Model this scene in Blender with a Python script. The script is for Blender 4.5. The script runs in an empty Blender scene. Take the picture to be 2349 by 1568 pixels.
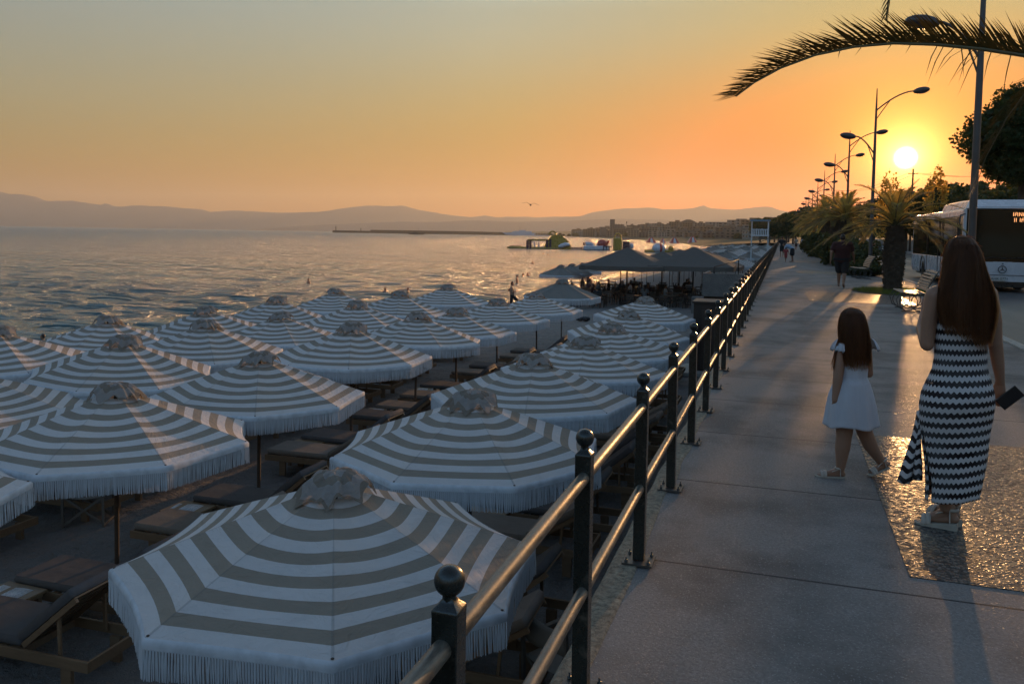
import bpy, bmesh, math, random
import numpy as np
from mathutils import Vector, Matrix, Quaternion

# ---------------------------------------------------------------- camera
scene = bpy.context.scene
EYE = 1.65
YAW, PITCH, ROLL = 0.31348, 0.0609, 0.01565
cam_data = bpy.data.cameras.new("camera")
cam = bpy.data.objects.new("camera", cam_data)
scene.collection.objects.link(cam)
scene.camera = cam
cam_data.sensor_width = 36.0
cam_data.lens = 36.0 * 1897.5 / 2349.0
cam_data.shift_y = -132.5 / 2349.0
cam_data.clip_start = 0.05
cam_data.clip_end = 40000.0
_f = Vector((-math.sin(YAW) * math.cos(PITCH), math.cos(YAW) * math.cos(PITCH), -math.sin(PITCH)))
_r = Vector((math.cos(YAW), math.sin(YAW), 0))
_u = _r.cross(_f)
_r2 = _r * math.cos(ROLL) + _u * math.sin(ROLL)
_u2 = -_r * math.sin(ROLL) + _u * math.cos(ROLL)
cam.matrix_world = Matrix(((_r2.x, _u2.x, -_f.x, 0), (_r2.y, _u2.y, -_f.y, 0), (_r2.z, _u2.z, -_f.z, EYE), (0, 0, 0, 1)))

# ---------------------------------------------------------------- sky and sun
SUN_AZ, SUN_EL = math.radians(7.2), math.radians(5.07)     # azimuth east of +Y
SUN = Vector((math.sin(SUN_AZ) * math.cos(SUN_EL), math.cos(SUN_AZ) * math.cos(SUN_EL), math.sin(SUN_EL)))
world = bpy.data.worlds.new("World")
scene.world = world
world.use_nodes = True
def sky_world():
    nt = world.node_tree; N = nt.nodes; L = nt.links
    N.clear()
    out = N.new('ShaderNodeOutputWorld')
    def nd(t, **k):
        n = N.new(t)
        for a, b in k.items(): setattr(n, a, b)
        return n
    def m(op, a, b=None, c=None, clamp=False):
        n = nd('ShaderNodeMath', operation=op); n.use_clamp = clamp
        for i, v in enumerate((a, b, c)):
            if v is None: continue
            if isinstance(v, (int, float)): n.inputs[i].default_value = v
            else: L.new(v, n.inputs[i])
        return n.outputs[0]
    sky = nd('ShaderNodeTexSky', sky_type='NISHITA', sun_disc=False)
    sky.sun_elevation = SUN_EL; sky.sun_rotation = SUN_AZ
    sky.air_density = 1.0; sky.dust_density = SKY_DUST; sky.ozone_density = 1.6
    tc = nd('ShaderNodeTexCoord')
    nrm = nd('ShaderNodeVectorMath', operation='NORMALIZE'); L.new(tc.outputs['Generated'], nrm.inputs[0])
    dot = nd('ShaderNodeVectorMath', operation='DOT_PRODUCT'); L.new(nrm.outputs[0], dot.inputs[0]); dot.inputs[1].default_value = SUN
    ang = m('ARCCOSINE', m('MINIMUM', dot.outputs['Value'], 1.0))
    sep = nd('ShaderNodeSeparateXYZ'); L.new(nrm.outputs[0], sep.inputs[0])
    bg = nd('ShaderNodeBackground'); bg.inputs[1].default_value = SKY_STRENGTH
    # evening filter: the dust low in the sky and towards the sun takes out the blue
    def ramp(fac, stops, top):
        r = nd('ShaderNodeValToRGB'); L.new(m('DIVIDE', fac, top), r.inputs[0])
        cr = r.color_ramp; cr.interpolation = 'B_SPLINE' if len(stops) > 9 else 'EASE'
        cr.elements[0].position = stops[0][0] / top; cr.elements[0].color = (*[c / 3 for c in stops[0][1]], 1)
        cr.elements[1].position = stops[-1][0] / top; cr.elements[1].color = (*[c / 3 for c in stops[-1][1]], 1)
        for p, c in stops[1:-1]:
            e = cr.elements.new(p / top); e.color = (*[x / 3 for x in c], 1)
        cr.interpolation = 'LINEAR'
        return r.outputs[0]
    el = m('MULTIPLY', m('ARCSINE', m('MAXIMUM', sep.outputs['Z'], 0.0)), 180 / math.pi)
    angd = m('MULTIPLY', ang, 180 / math.pi)
    def mix(a, b):
        mul = nd('ShaderNodeMix', data_type='RGBA', blend_type='MULTIPLY'); mul.inputs[0].default_value = 1.0
        L.new(a, mul.inputs[6]); L.new(b, mul.inputs[7]); return mul.outputs[2]
    hi = nd('ShaderNodeMapRange', interpolation_type='SMOOTHSTEP'); L.new(el, hi.inputs[0])
    hi.inputs[1].default_value = 5.0; hi.inputs[2].default_value = 15.0
    side = nd('ShaderNodeMix', data_type='RGBA'); L.new(hi.outputs[0], side.inputs[0])
    L.new(ramp(angd, SKY_BY_ANGLE, 180.0), side.inputs[6]); L.new(ramp(angd, SKY_BY_ANGLE_HIGH, 180.0), side.inputs[7])
    c = mix(mix(sky.outputs[0], ramp(el, SKY_BY_HEIGHT, 90.0)), side.outputs[2])
    sc2 = nd('ShaderNodeVectorMath', operation='SCALE'); L.new(c, sc2.inputs[0]); sc2.inputs['Scale'].default_value = 9.0
    L.new(sc2.outputs[0], bg.inputs[0])
    # the sun's disc and aureole in the dusty air
    def lobe(width, col, gain):
        g = m('MULTIPLY', m('EXPONENT', m('MULTIPLY', m('POWER', m('DIVIDE', ang, math.radians(width)), 1.0), -1.0)), gain)
        b = nd('ShaderNodeBackground'); b.inputs[0].default_value = (*col, 1); L.new(g, b.inputs[1]); return b
    tot = bg
    for w, c, g in SUN_LOBES:
        ad = nd('ShaderNodeAddShader'); L.new(tot.outputs[0], ad.inputs[0]); L.new(lobe(w, c, g).outputs[0], ad.inputs[1]); tot = ad
    sm = nd('ShaderNodeMapRange', interpolation_type='SMOOTHSTEP'); L.new(ang, sm.inputs[0]); sm.inputs[1].default_value = math.radians(.45); sm.inputs[2].default_value = math.radians(.78); sm.inputs[3].default_value = 1.0; sm.inputs[4].default_value = 0.0; disc = sm.outputs[0]
    b = nd('ShaderNodeBackground'); b.inputs[0].default_value = (1.0, 0.85, 0.5, 1); L.new(m('MULTIPLY', disc, 3.0), b.inputs[1])
    ad = nd('ShaderNodeAddShader'); L.new(tot.outputs[0], ad.inputs[0]); L.new(b.outputs[0], ad.inputs[1])
    L.new(ad.outputs[0], out.inputs[0])
SKY_STRENGTH = 0.10
SKY_DUST = 0.3
SKY_BY_HEIGHT = [(0, (.54, .28, .05)), (3.3, (.64, .34, .10)), (8, (.88, .61, .38)), (15, (1.08, .90, .72)), (22, (2.3, 2.5, 2.6)), (33, (2.3, 2.5, 2.7)), (46, (1.5, 1.36, 1.34)), (90, (1.42, 1.28, 1.32))]  # bright band above the view, added to light the sea and shaded canopies
SKY_BY_ANGLE = [(0, (.78, .23, .0)), (6, (.78, .24, .0)), (10, (.80, .29, .01)), (26, (.84, .65, .32)), (57, (1, 1, 1)), (90, (.7, .72, .8)), (180, (.4, .45, .55))]
SKY_BY_ANGLE_HIGH = [(0, (.5, .48, .26)), (9, (.51, .53, .33)), (28, (1, .96, .82)), (57, (1.1, 1.08, 1.12)), (95, (1.0, 1.05, 1.1)), (180, (.75, .85, 1.0))]
SUN_LOBES = [(.8, (1.0, .8, .28), 3.5), (1.9, (1.0, .72, .04), 1.1), (6, (1.0, .40, .02), .12)]
sky_world()
sun_data = bpy.data.lights.new("sun", 'SUN')
sun_data.energy = 3.2
sun_data.color = (1.0, 0.52, 0.20)
sun_data.angle = math.radians(0.6)
sun = bpy.data.objects.new("sun", sun_data)
scene.collection.objects.link(sun)
sun.rotation_euler = (-SUN).to_track_quat('-Z', 'Y').to_euler()
scene.view_settings.view_transform = 'Standard'
scene.view_settings.look = 'None'
scene.view_settings.exposure = 0.8
scene.view_settings.gamma = 1.0
scene.view_settings.use_curve_mapping = False
scene.cycles.max_bounces = 8
scene.cycles.transparent_max_bounces = 12
scene.cycles.sample_clamp_indirect = 4.0
scene.cycles.caustics_reflective = False
scene.cycles.caustics_refractive = False
scene.cycles.use_adaptive_sampling = True
scene.cycles.use_denoising = True

# ---------------------------------------------------------------- helpers
R = math.radians
rng = random.Random(7)
def link(o): scene.collection.objects.link(o); return o
def tag(o, label=None, cat=None, group=None, kind=None):
    if label: o['label'] = label
    if cat: o['category'] = cat
    if group: o['group'] = group
    if kind: o['kind'] = kind
    return o
def empty(name, loc=(0, 0, 0), rz=0.0, label=None, cat=None, group=None):
    o = link(bpy.data.objects.new(name, None)); o.location = loc; o.rotation_euler = (0, 0, rz)
    o.empty_display_size = 0.1
    return tag(o, label, cat, group)
def kids(o): return [c for c in ALL_CHILDREN.get(o.name, [])]
ALL_CHILDREN = {}
def adopt(o, parent):
    if parent is not None:
        o.parent = parent
        ALL_CHILDREN.setdefault(parent.name, []).append(o)
    return o
def copy_tree(o, parent=None, loc=None, rz=None, label=None, scale=None):
    c = o.copy(); link(c)
    if parent is not None: adopt(c, parent)
    if loc is not None: c.location = loc
    if rz is not None: c.rotation_euler = (c.rotation_euler[0], c.rotation_euler[1], rz)
    if scale is not None: c.scale = (scale,) * 3 if isinstance(scale, (int, float)) else scale
    if label: c['label'] = label
    for ch in kids(o): copy_tree(ch, c)
    return c

class MB:
    """collects faces, then becomes one mesh object"""
    def __init__(s): s.v = []; s.f = []; s.sm = []; s.uv = []; s.has_uv = False
    def add(s, vs, fs, smooth=False, uvs=None):
        n = len(s.v); s.v.extend([tuple(p) for p in vs])
        for k, f in enumerate(fs):
            s.f.append(tuple(i + n for i in f)); s.sm.append(smooth)
            if uvs is not None: s.uv.append([uvs[i] for i in f]); s.has_uv = True
            else: s.uv.append([(0, 0)] * len(f))
        return s
    def box(s, c, size, rz=0.0, M=None, taper=1.0):
        hx, hy, hz = size[0] / 2, size[1] / 2, size[2] / 2
        if M is None: M = Matrix.Rotation(rz, 3, 'Z')
        vs = []
        for z in (-hz, hz):
            t = 1.0 if z < 0 else taper
            for x, y in ((-hx, -hy), (hx, -hy), (hx, hy), (-hx, hy)):
                vs.append(Vector(c) + M @ Vector((x * t, y * t, z)))
        return s.add(vs, [(0, 3, 2, 1), (4, 5, 6, 7), (0, 1, 5, 4), (1, 2, 6, 5), (2, 3, 7, 6), (3, 0, 4, 7)])
    def beam(s, a, b, w, h, up=(0, 0, 1)):
        a, b = Vector(a), Vector(b); d = (b - a); L = d.length; d.normalize()
        x = d.cross(Vector(up))
        if x.length < 1e-4: x = d.cross(Vector((1, 0, 0)))
        x.normalize(); u = x.cross(d)
        M = Matrix((x, d, u)).transposed()
        return s.box((a + b) / 2, (w, L, h), M=M)
    def tube(s, path, rad, seg=8, cap=True, smooth=True, flat=1.0, up=None):
        P = [Vector(p) for p in path]; n = len(P)
        rr = rad if isinstance(rad, (list, tuple)) else [rad] * n
        rings = []; prev = None
        for i, p in enumerate(P):
            d = (P[min(i + 1, n - 1)] - P[max(i - 1, 0)]).normalized()
            if prev is None:
                x = d.cross(Vector(up) if up else (Vector((0, 0, 1)) if abs(d.z) < .9 else Vector((1, 0, 0)))).normalized()
            else:
                x = (prev - d * prev.dot(d)).normalized()
            prev = x; y = d.cross(x)
            rings.append([p + (x * math.cos(2 * math.pi * k / seg) + y * math.sin(2 * math.pi * k / seg) * flat) * rr[i] for k in range(seg)])
        return s.loft(rings, cap=cap, smooth=smooth)
    def loft(s, rings, cap=True, smooth=True, close=True, uv=False):
        m = len(rings[0]); vs = [p for r in rings for p in r]; fs = []; n = len(rings)
        for i in range(n - 1):
            for k in range(m if close else m - 1):
                k2 = (k + 1) % m
                fs.append((i * m + k, i * m + k2, (i + 1) * m + k2, (i + 1) * m + k))
        s.add(vs, fs, smooth)
        if cap and close:
            s.add(rings[0], [tuple(range(m))[::-1]], False); s.add(rings[-1], [tuple(range(m))], False)
        return s
    def lathe(s, prof, seg=16, c=(0, 0, 0), smooth=True, cap=True, start=0.0, M=None):
        rings = []
        for r, z in prof:
            ring = [Vector((r * math.cos(start + 2 * math.pi * k / seg), r * math.sin(start + 2 * math.pi * k / seg), z)) for k in range(seg)]
            rings.append([(M @ p if M else p) + Vector(c) for p in ring])
        return s.loft(rings, cap=cap, smooth=smooth)
    def ball(s, c, r, seg=14, rings=9, M=None):
        if isinstance(r, (int, float)): r = (r, r, r)
        out = []
        for i in range(rings + 1):
            t = math.pi * i / rings; st = max(math.sin(t), 1e-3)
            ring = []
            for k in range(seg):
                a = 2 * math.pi * k / seg
                p = Vector((r[0] * st * math.cos(a), r[1] * st * math.sin(a), -r[2] * math.cos(t)))
                ring.append((M @ p if M else p) + Vector(c))
            out.append(ring)
        return s.loft(out, cap=True, smooth=True)
    def quad(s, a, b, c, d, smooth=False, uv=None): return s.add([a, b, c, d], [(0, 1, 2, 3)], smooth, uv)
    def prism(s, pts, z0, z1):
        n = len(pts); vs = [(x, y, z0) for x, y in pts] + [(x, y, z1) for x, y in pts]
        fs = [tuple(range(n))[::-1], tuple(range(n, 2 * n))] + [(i, (i + 1) % n, n + (i + 1) % n, n + i) for i in range(n)]
        return s.add(vs, fs)
    def build(s, name, mat, parent=None, loc=None, bevel=0.0, weld=False):
        me = bpy.data.meshes.new(name)
        me.from_pydata(s.v, [], s.f)
        me.polygons.foreach_set('use_smooth', s.sm)
        if s.has_uv:
            uvl = me.uv_layers.new(name='UVMap')
            uvl.data.foreach_set('uv', [c for f in s.uv for p in f for c in p])
        if isinstance(mat, (list, tuple)):
            for q in mat: me.materials.append(q)
        elif mat is not None: me.materials.append(mat)
        me.validate(); me.update()
        o = link(bpy.data.objects.new(name, me))
        if loc is not None: o.location = loc
        if bevel > 0:
            b = o.modifiers.new('bevel', 'BEVEL'); b.width = bevel; b.segments = 2; b.limit_method = 'ANGLE'; b.angle_limit = R(35)
        adopt(o, parent)
        return o

def thing1(mb, name, mat, label, cat, group=None, loc=None, **k):
    return tag(mb.build(name, mat, None, loc=loc, **k), label, cat, group)

# ---- materials
class NT:
    def __init__(s, name):
        s.m = bpy.data.materials.new(name); s.m.use_nodes = True
        s.t = s.m.node_tree; s.n = s.t.nodes; s.l = s.t.links
        s.b = s.n['Principled BSDF']; s.out = s.n['Material Output']
    def new(s, t, **k):
        n = s.n.new(t)
        for a, b in k.items(): setattr(n, a, b)
        return n
    def put(s, sock, v):
        if v is None: return
        if isinstance(v, bpy.types.NodeSocket): s.l.new(v, sock)
        elif isinstance(v, (tuple, list)) and len(v) == 3 and sock.type == 'RGBA': sock.default_value = (*v, 1)
        else: sock.default_value = v
    def math(s, op, a, b=None, c=None, clamp=False):
        n = s.new('ShaderNodeMath', operation=op); n.use_clamp = clamp
        for i, v in enumerate((a, b, c)): s.put(n.inputs[i], v) if v is not None else None
        return n.outputs[0]
    def mix(s, f, a, b, blend='MIX'):
        n = s.new('ShaderNodeMix', data_type='RGBA', blend_type=blend)
        s.put(n.inputs[0], f); s.put(n.inputs[6], a); s.put(n.inputs[7], b); return n.outputs[2]
    def coord(s, kind='Object', scale=(1, 1, 1), rot=(0, 0, 0)):
        t = s.new('ShaderNodeTexCoord'); mp = s.new('ShaderNodeMapping')
        mp.inputs['Scale'].default_value = scale; mp.inputs['Rotation'].default_value = rot
        s.l.new(t.outputs[kind], mp.inputs[0]); return mp.outputs[0]
    def world(s, scale=(1, 1, 1)):
        g = s.new('ShaderNodeNewGeometry'); mp = s.new('ShaderNodeMapping'); mp.inputs['Scale'].default_value = scale
        s.l.new(g.outputs['Position'], mp.inputs[0]); return mp.outputs[0]
    def noise(s, v, scale, detail=4, rough=.55, dist=0.0, out='Fac'):
        n = s.new('ShaderNodeTexNoise'); s.put(n.inputs['Vector'], v); n.inputs['Scale'].default_value = scale
        n.inputs['Detail'].default_value = detail; n.inputs['Roughness'].default_value = rough; n.inputs['Distortion'].default_value = dist
        return n.outputs[out]
    def voro(s, v, scale, feature='F1', out='Distance', rnd=1.0):
        n = s.new('ShaderNodeTexVoronoi', feature=feature); s.put(n.inputs['Vector'], v); n.inputs['Scale'].default_value = scale
        n.inputs['Randomness'].default_value = rnd
        return n.outputs[out]
    def ramp(s, f, stops):
        r = s.new('ShaderNodeValToRGB'); s.put(r.inputs[0], f); cr = r.color_ramp
        cr.elements[0].position = stops[0][0]; cr.elements[0].color = (*stops[0][1], 1)
        cr.elements[1].position = stops[-1][0]; cr.elements[1].color = (*stops[-1][1], 1)
        for p, c in stops[1:-1]: e = cr.elements.new(p); e.color = (*c, 1)
        return r.outputs[0]
    def rangef(s, v, a, b, c=0.0, d=1.0, smooth=False):
        n = s.new('ShaderNodeMapRange')
        if smooth: n.interpolation_type = 'SMOOTHSTEP'
        s.put(n.inputs[0], v)
        for i, x in enumerate((a, b, c, d)): n.inputs[i + 1].default_value = x
        return n.outputs[0]
    def sep(s, v):
        n = s.new('ShaderNodeSeparateXYZ'); s.put(n.inputs[0], v); return n.outputs
    def bump(s, h, strength=.3, dist=.01, prev=None):
        n = s.new('ShaderNodeBump'); s.put(n.inputs['Height'], h); n.inputs['Strength'].default_value = strength; n.inputs['Distance'].default_value = dist
        if prev is not None: s.put(n.inputs['Normal'], prev)
        return n.outputs[0]
    def set(s, color=None, rough=None, metal=None, normal=None, spec=None, trans=None, sheen=None, coat=None):
        for k, v in (('Base Color', color), ('Roughness', rough), ('Metallic', metal), ('Normal', normal), ('Specular IOR Level', spec), ('Transmission Weight', trans), ('Sheen Weight', sheen), ('Coat Weight', coat)):
            s.put(s.b.inputs[k], v) if v is not None else None
        return s.m
def simple(name, col, rough=.6, metal=0.0, var=.12, scale=8.0, bump=0.0, spec=None, coat=None):
    n = NT(name); v = n.coord()
    f = n.noise(v, scale, 5)
    dark = tuple(c * (1 - var) for c in col); lite = tuple(min(1, c * (1 + var)) for c in col)
    c = n.mix(n.rangef(f, .3, .7), dark, lite)
    nr = n.bump(n.noise(v, scale * 6, 3), .4, bump) if bump else None
    return n.set(c, n.rangef(f, .2, .8, max(.02, rough - .08), rough + .08), metal, nr, spec, coat=coat)
def cloth_trans(n, col, trans_col, amount, rough=.8, normal=None):
    """cloth: diffuse plus light coming through from the other side"""
    n.set(col, rough, 0, normal, .2)
    t = n.new('ShaderNodeBsdfTranslucent'); n.put(t.inputs[0], trans_col)
    if normal is not None: n.put(t.inputs['Normal'], normal)
    mx = n.new('ShaderNodeMixShader'); mx.inputs[0].default_value = amount
    n.l.new(n.b.outputs[0], mx.inputs[1]); n.l.new(t.outputs[0], mx.inputs[2]); n.l.new(mx.outputs[0], n.out.inputs[0])
    return n.m
def ground_at(px, py, z=0.0):
    """world point at height z seen at a point of the photograph (2349 x 1568 grid): used to survey the place"""
    d = _f + _r2 * ((px - 1174.5) / 1897.5) + _u2 * ((651.5 - py) / 1897.5)
    t = (z - EYE) / d.z
    return Vector((0, 0, EYE)) + d * t
def ray_at(px, py, w):
    d = _f + _r2 * ((px - 1174.5) / 1897.5) + _u2 * ((651.5 - py) / 1897.5)
    return Vector((0, 0, EYE)) + d * w

_U = ['zeroth', 'first', 'second', 'third', 'fourth', 'fifth', 'sixth', 'seventh', 'eighth', 'ninth', 'tenth', 'eleventh', 'twelfth', 'thirteenth', 'fourteenth', 'fifteenth', 'sixteenth', 'seventeenth', 'eighteenth', 'nineteenth']
_T = {2: ('twentieth', 'twenty'), 3: ('thirtieth', 'thirty'), 4: ('fortieth', 'forty'), 5: ('fiftieth', 'fifty'), 6: ('sixtieth', 'sixty'), 7: ('seventieth', 'seventy'), 8: ('eightieth', 'eighty'), 9: ('ninetieth', 'ninety')}
def nth(i):
    return _U[i] if i < 20 else (_T[i // 10][0] if i % 10 == 0 else _T[i // 10][1] + '-' + _U[i % 10])

# ---------------------------------------------------------------- the setting
def shore(y):
    pts = [(-40, -18.5), (14, -17.0), (30, -16.6), (47, -15.9), (70, -15.0), (120, -15), (250, -18), (420, -42)]
    for (a, xa), (b, xb) in zip(pts, pts[1:]):
        if y <= b: return xa + (xb - xa) * max(0, (y - a)) / (b - a)
    return pts[-1][1]
def vnoise(x, y, seed=0):
    def h(i, j):
        n = math.sin(i * 127.1 + j * 311.7 + seed * 74.7) * 43758.5453
        return n - math.floor(n)
    i, j = math.floor(x), math.floor(y); fx, fy = x - i, y - j
    fx, fy = fx * fx * (3 - 2 * fx), fy * fy * (3 - 2 * fy)
    return (h(i, j) * (1 - fx) + h(i + 1, j) * fx) * (1 - fy) + (h(i, j + 1) * (1 - fx) + h(i + 1, j + 1) * fx) * fy
SAND_Z = -2.55
def sand_z(x, y):
    s = shore(y); d = x - s
    far = min(1.0, max(0.0, (d - 1.5) / 5.0))
    base = -3.0 + d * .075 if d < 4 else -2.70 + min((d - 4) / 5.5, 1.0) * .15
    amp = .015 + .05 * far
    return base + amp * (vnoise(x * 1.6, y * 1.6) - .5) + amp * .7 * (vnoise(x * 4.3, y * 4.3, 3) - .5) * 1.2

# sea
def make_sea():
    n = NT('sea_water'); P = n.world(); s = n.sep(P)
    dist = n.math('MULTIPLY', s[1], 1.0)
    v1 = n.world((.5, 1.0, 1))
    a = n.noise(n.world((.22, .62, 1)), 1.0, 4, .6, .5)
    b = n.noise(n.world((.8, 2.4, 1)), 1.0, 5, .65, .4)
    c = n.noise(n.world((.085, .30, 1)), 1.0, 4, .6, .5)
    c = n.math('POWER', n.math('SUBTRACT', 1.0, n.math('ABSOLUTE', n.math('SUBTRACT', n.math('MULTIPLY', c, 2.0), 1.0))), 3.0)
    h = n.math('ADD', n.math('MULTIPLY', a, .55), n.math('ADD', n.math('MULTIPLY', n.math('POWER', n.math('SUBTRACT', 1.0, n.math('ABSOLUTE', n.math('SUBTRACT', n.math('MULTIPLY', b, 2.0), 1.0))), 4.0), .30), n.math('MULTIPLY', c, .85)))
    h = n.math('ADD', h, n.math('ADD', n.math('MULTIPLY', n.noise(n.world((.016, .075, 1)), 1.0, 5, .7), 10.0), n.math('MULTIPLY', n.noise(n.world((.004, .02, 1)), 1.0, 5, .7), 24.0)))
    nr = n.bump(h, 1.0, WAVE_H)
    # foam along the shore
    d = n.math('ADD', s[0], n.math('ADD', n.math('MULTIPLY', s[1], -.034), 17.4))    # metres landward of the waterline (roughly)
    f1 = n.noise(n.world((.35, .35, 1)), 1.0, 5, .65, .6)
    band = n.math('MULTIPLY', n.rangef(d, -3.2, -.6, 0, 1, True), n.rangef(s[1], 8, 20, .75, 1))
    foam = n.rangef(n.math('ADD', f1, n.math('MULTIPLY', band, .28)), .66, .78, 0, .85)
    foam = n.math('MULTIPLY', foam, band)
    foam = n.math('MULTIPLY', foam, n.rangef(s[1], 130, 200, 1, 0))
    col = n.mix(foam, n.mix(n.rangef(d, -12, 0, 0, .6), (.16, .31, .35), (.17, .29, .31)), (.55, .55, .55))
    n.set(col, n.math('ADD', n.math('MULTIPLY', foam, .4), .20), 0, nr)
    n.b.inputs['IOR'].default_value = 1.6; n.b.inputs['Specular Tint'].default_value = (.74, 1, 1.3, 1)  # blue put into the reflection colour to turn the water silver
    mb = MB()
    xs = list(np.concatenate([np.linspace(-260, -60, 120), np.linspace(-59, -24, 56), np.linspace(-23.5, -13, 42)]))
    ys = [4.0]
    while ys[-1] < 460: ys.append(ys[-1] + max(.26, .26 * (ys[-1] / 24) ** 1.05))
    sr = random.Random(17); XX, YY = np.meshgrid(np.array(xs), np.array(ys)); ZZ = np.zeros_like(XX); dY = np.maximum(.26, .26 * (YY / 24) ** 1.05)
    for i in range(46):
        lam = 1.0 * (4.8 ** (i / 45.0)) * sr.uniform(.9, 1.1); th = math.radians(72 + sr.gauss(0, 30)); kx, ky = math.cos(th) * 2 * math.pi / lam, math.sin(th) * 2 * math.pi / lam; ph_ = sr.uniform(0, 6.28)
        warp = .12 * np.sin(XX * .05 * sr.uniform(.5, 2) + sr.uniform(0, 6)) + .1 * np.sin(YY * .07 * sr.uniform(.5, 2) + XX * .11 + sr.uniform(0, 6)); sn = np.sin(kx * XX + ky * YY + ph_ + warp)
        fade = np.clip((lam / dY - 2.6) / 2.0, 0, 1); ZZ += fade * lam * .0056 * (2 * ((sn + 1) / 2) ** 1.7 - .9)
    vs = []; W = len(xs)
    for jy, y in enumerate(ys):
        for ix, x in enumerate(xs):
            d = x - shore(y); fade = min(1, max(0, (-d) / 3)) ; edge = min(1, (x + 260) / 25, (460 - y) / 60)
            z = -3.0 + edge * (.25 + .75 * fade) * float(ZZ[jy, ix])
            # two small breakers rolling in
            for off, hh, wd in ((-2.6, .34, .55), (-7.5, .16, .9)):
                q = d - off + 1.2 * (vnoise(y * .12, off, 9) - .5) * 2
                g = max(0, vnoise(y * .09 + 3, off * 3, 11) - .25) * 1.5
                z += hh * g * math.exp(-(q / (wd if q < 0 else wd * .45)) ** 2)
            vs.append((x, y, z))
    fs = [(j * W + i, j * W + i + 1, (j + 1) * W + i + 1, (j + 1) * W + i) for j in range(len(ys) - 1) for i in range(W - 1)]
    mb.add(vs, fs, True)
    x0, x1, y0, y1 = xs[0], xs[-1], ys[0], ys[-1]
    B = 16000
    for q in (((-B, -200), (x0, -200), (x0, B), (-B, B)), ((x0, -200), (x1, -200), (x1, y0), (x0, y0)), ((x0, y1), (600, y1), (600, B), (x0, B)), ((600, y1 + 2500), (B, y1 + 2500), (B, B), (600, B))):
        mb.quad(*[(a, b, -3.0) for a, b in q], smooth=True)
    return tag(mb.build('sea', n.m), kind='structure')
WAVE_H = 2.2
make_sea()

# beach
def make_beach():
    n = NT('dark_sand'); P = n.world(); s = n.sep(P)
    g = n.noise(n.world(), 90, 4, .7); f = n.noise(n.world(), 2.2, 6, .65); pr = n.voro(n.world(), 3.1, 'SMOOTH_F1')
    d = n.math('ADD', s[0], n.math('ADD', n.math('MULTIPLY', s[1], -.02), 17.6))
    dry = n.mix(n.rangef(g, .3, .72), (.13, .12, .11), (.33, .305, .28))
    dry = n.mix(n.rangef(f, .35, .65, 0, .5), dry, (.18, .165, .152))
    wet = n.rangef(n.math('ADD', d, n.math('MULTIPLY', f, 1.2)), 1.6, 3.2, 1, 0)
    col = n.mix(wet, dry, (.035, .031, .028))
    h = n.math('ADD', n.math('MULTIPLY', f, .8), n.math('ADD', n.math('MULTIPLY', g, .06), n.math('MULTIPLY', pr, -.4)))
    n.set(col, n.rangef(wet, 0, 1, .92, .28), 0, n.bump(n.math('ADD', h, n.math('MULTIPLY', n.noise(n.world(), 7, 4, .6), .5)), 1.0, .22), .4)
    mb = MB()
    xs = list(np.linspace(-30, -17, 14)) + list(np.linspace(-16.5, -.76, 86))
    ys = list(np.arange(-1, 48, .3)) + list(np.geomspace(48.5, 470, 70)); W = len(xs)
    vs = [(x, y, sand_z(x, y) if x > -22 else min(-3.4, sand_z(x, y))) for y in ys for x in xs]
    fs = [(j * W + i, j * W + i + 1, (j + 1) * W + i + 1, (j + 1) * W + i) for j in range(len(ys) - 1) for i in range(W - 1)]
    mb.add(vs, fs, True)
    return tag(mb.build('beach', n.m), kind='structure')
make_beach()

# promenade
def make_promenade():
    n = NT('promenade_concrete'); s = n.sep(n.world())
    fr = n.math('FRACT', n.math('DIVIDE', n.math('SUBTRACT', s[1], 4.15), 1.475))
    wob = n.math('MULTIPLY', n.noise(n.world((3, 3, 3)), 1.0, 3), .006)
    joint = n.math('LESS_THAN', n.math('ABSOLUTE', n.math('SUBTRACT', fr, n.math('ADD', wob, .004))), .0058)
    jl = n.math('MULTIPLY', n.math('LESS_THAN', n.math('ABSOLUTE', n.math('SUBTRACT', s[0], .72)), .006), n.math('LESS_THAN', s[1], 7.6))
    g = n.noise(n.world(), 60, 5, .75); f = n.noise(n.world(), .9, 6, .6); st = n.noise(n.world((1.5, .25, 1)), 1.0, 5, .6)
    cell = n.voro(n.world(), 190, 'F1', 'Color'); cv = n.sep(cell)[0]
    crack = n.math('MULTIPLY', n.math('LESS_THAN', n.voro(n.world((.33, .17, 1)), 1.0, 'DISTANCE_TO_EDGE'), .0035), n.math('GREATER_THAN', f, .53))
    base = n.mix(n.rangef(g, .25, .75), (.115, .103, .094), (.33, .298, .270))
    sp = n.voro(n.world(), 1.3, 'F1'); base = n.mix(n.math('MULTIPLY', n.rangef(sp, .03, .075, 1, 0), .55), base, (.05, .048, .046))
    base = n.mix(n.rangef(f, .44, .60, 0, .75), base, (.085, .078, .072))
    base = n.mix(n.rangef(st, .5, .66, 0, .45), base, (.23, .222, .21))
    base = n.mix(n.math('MULTIPLY', n.math('GREATER_THAN', cv, .93), .5), base, (.33, .32, .31))
    col = n.mix(joint, base, (.035, .033, .032))
    rough = n.math('SUBTRACT', n.rangef(g, .2, .8, .62, .86), n.math('MULTIPLY', n.math('GREATER_THAN', cv, .975), .32))
    h = n.math('SUBTRACT', n.math('ADD', n.math('MULTIPLY', g, .5), n.math('MULTIPLY', cv, .35)), n.math('MULTIPLY', joint, .8))
    n.set(col, rough, 0, n.bump(h, .9, .010), .32)
    mb = MB()
    # the walk: a slab 0.14 above the road, wider past the bus bay
    mb.prism([(-.72, -6), (3.55, -6), (3.55, 22.5), (4.85, 24.5), (4.85, 430), (-.72, 430)], -.9, 0.0)
    return tag(mb.build('promenade', n.m), kind='structure')
make_promenade()
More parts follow.
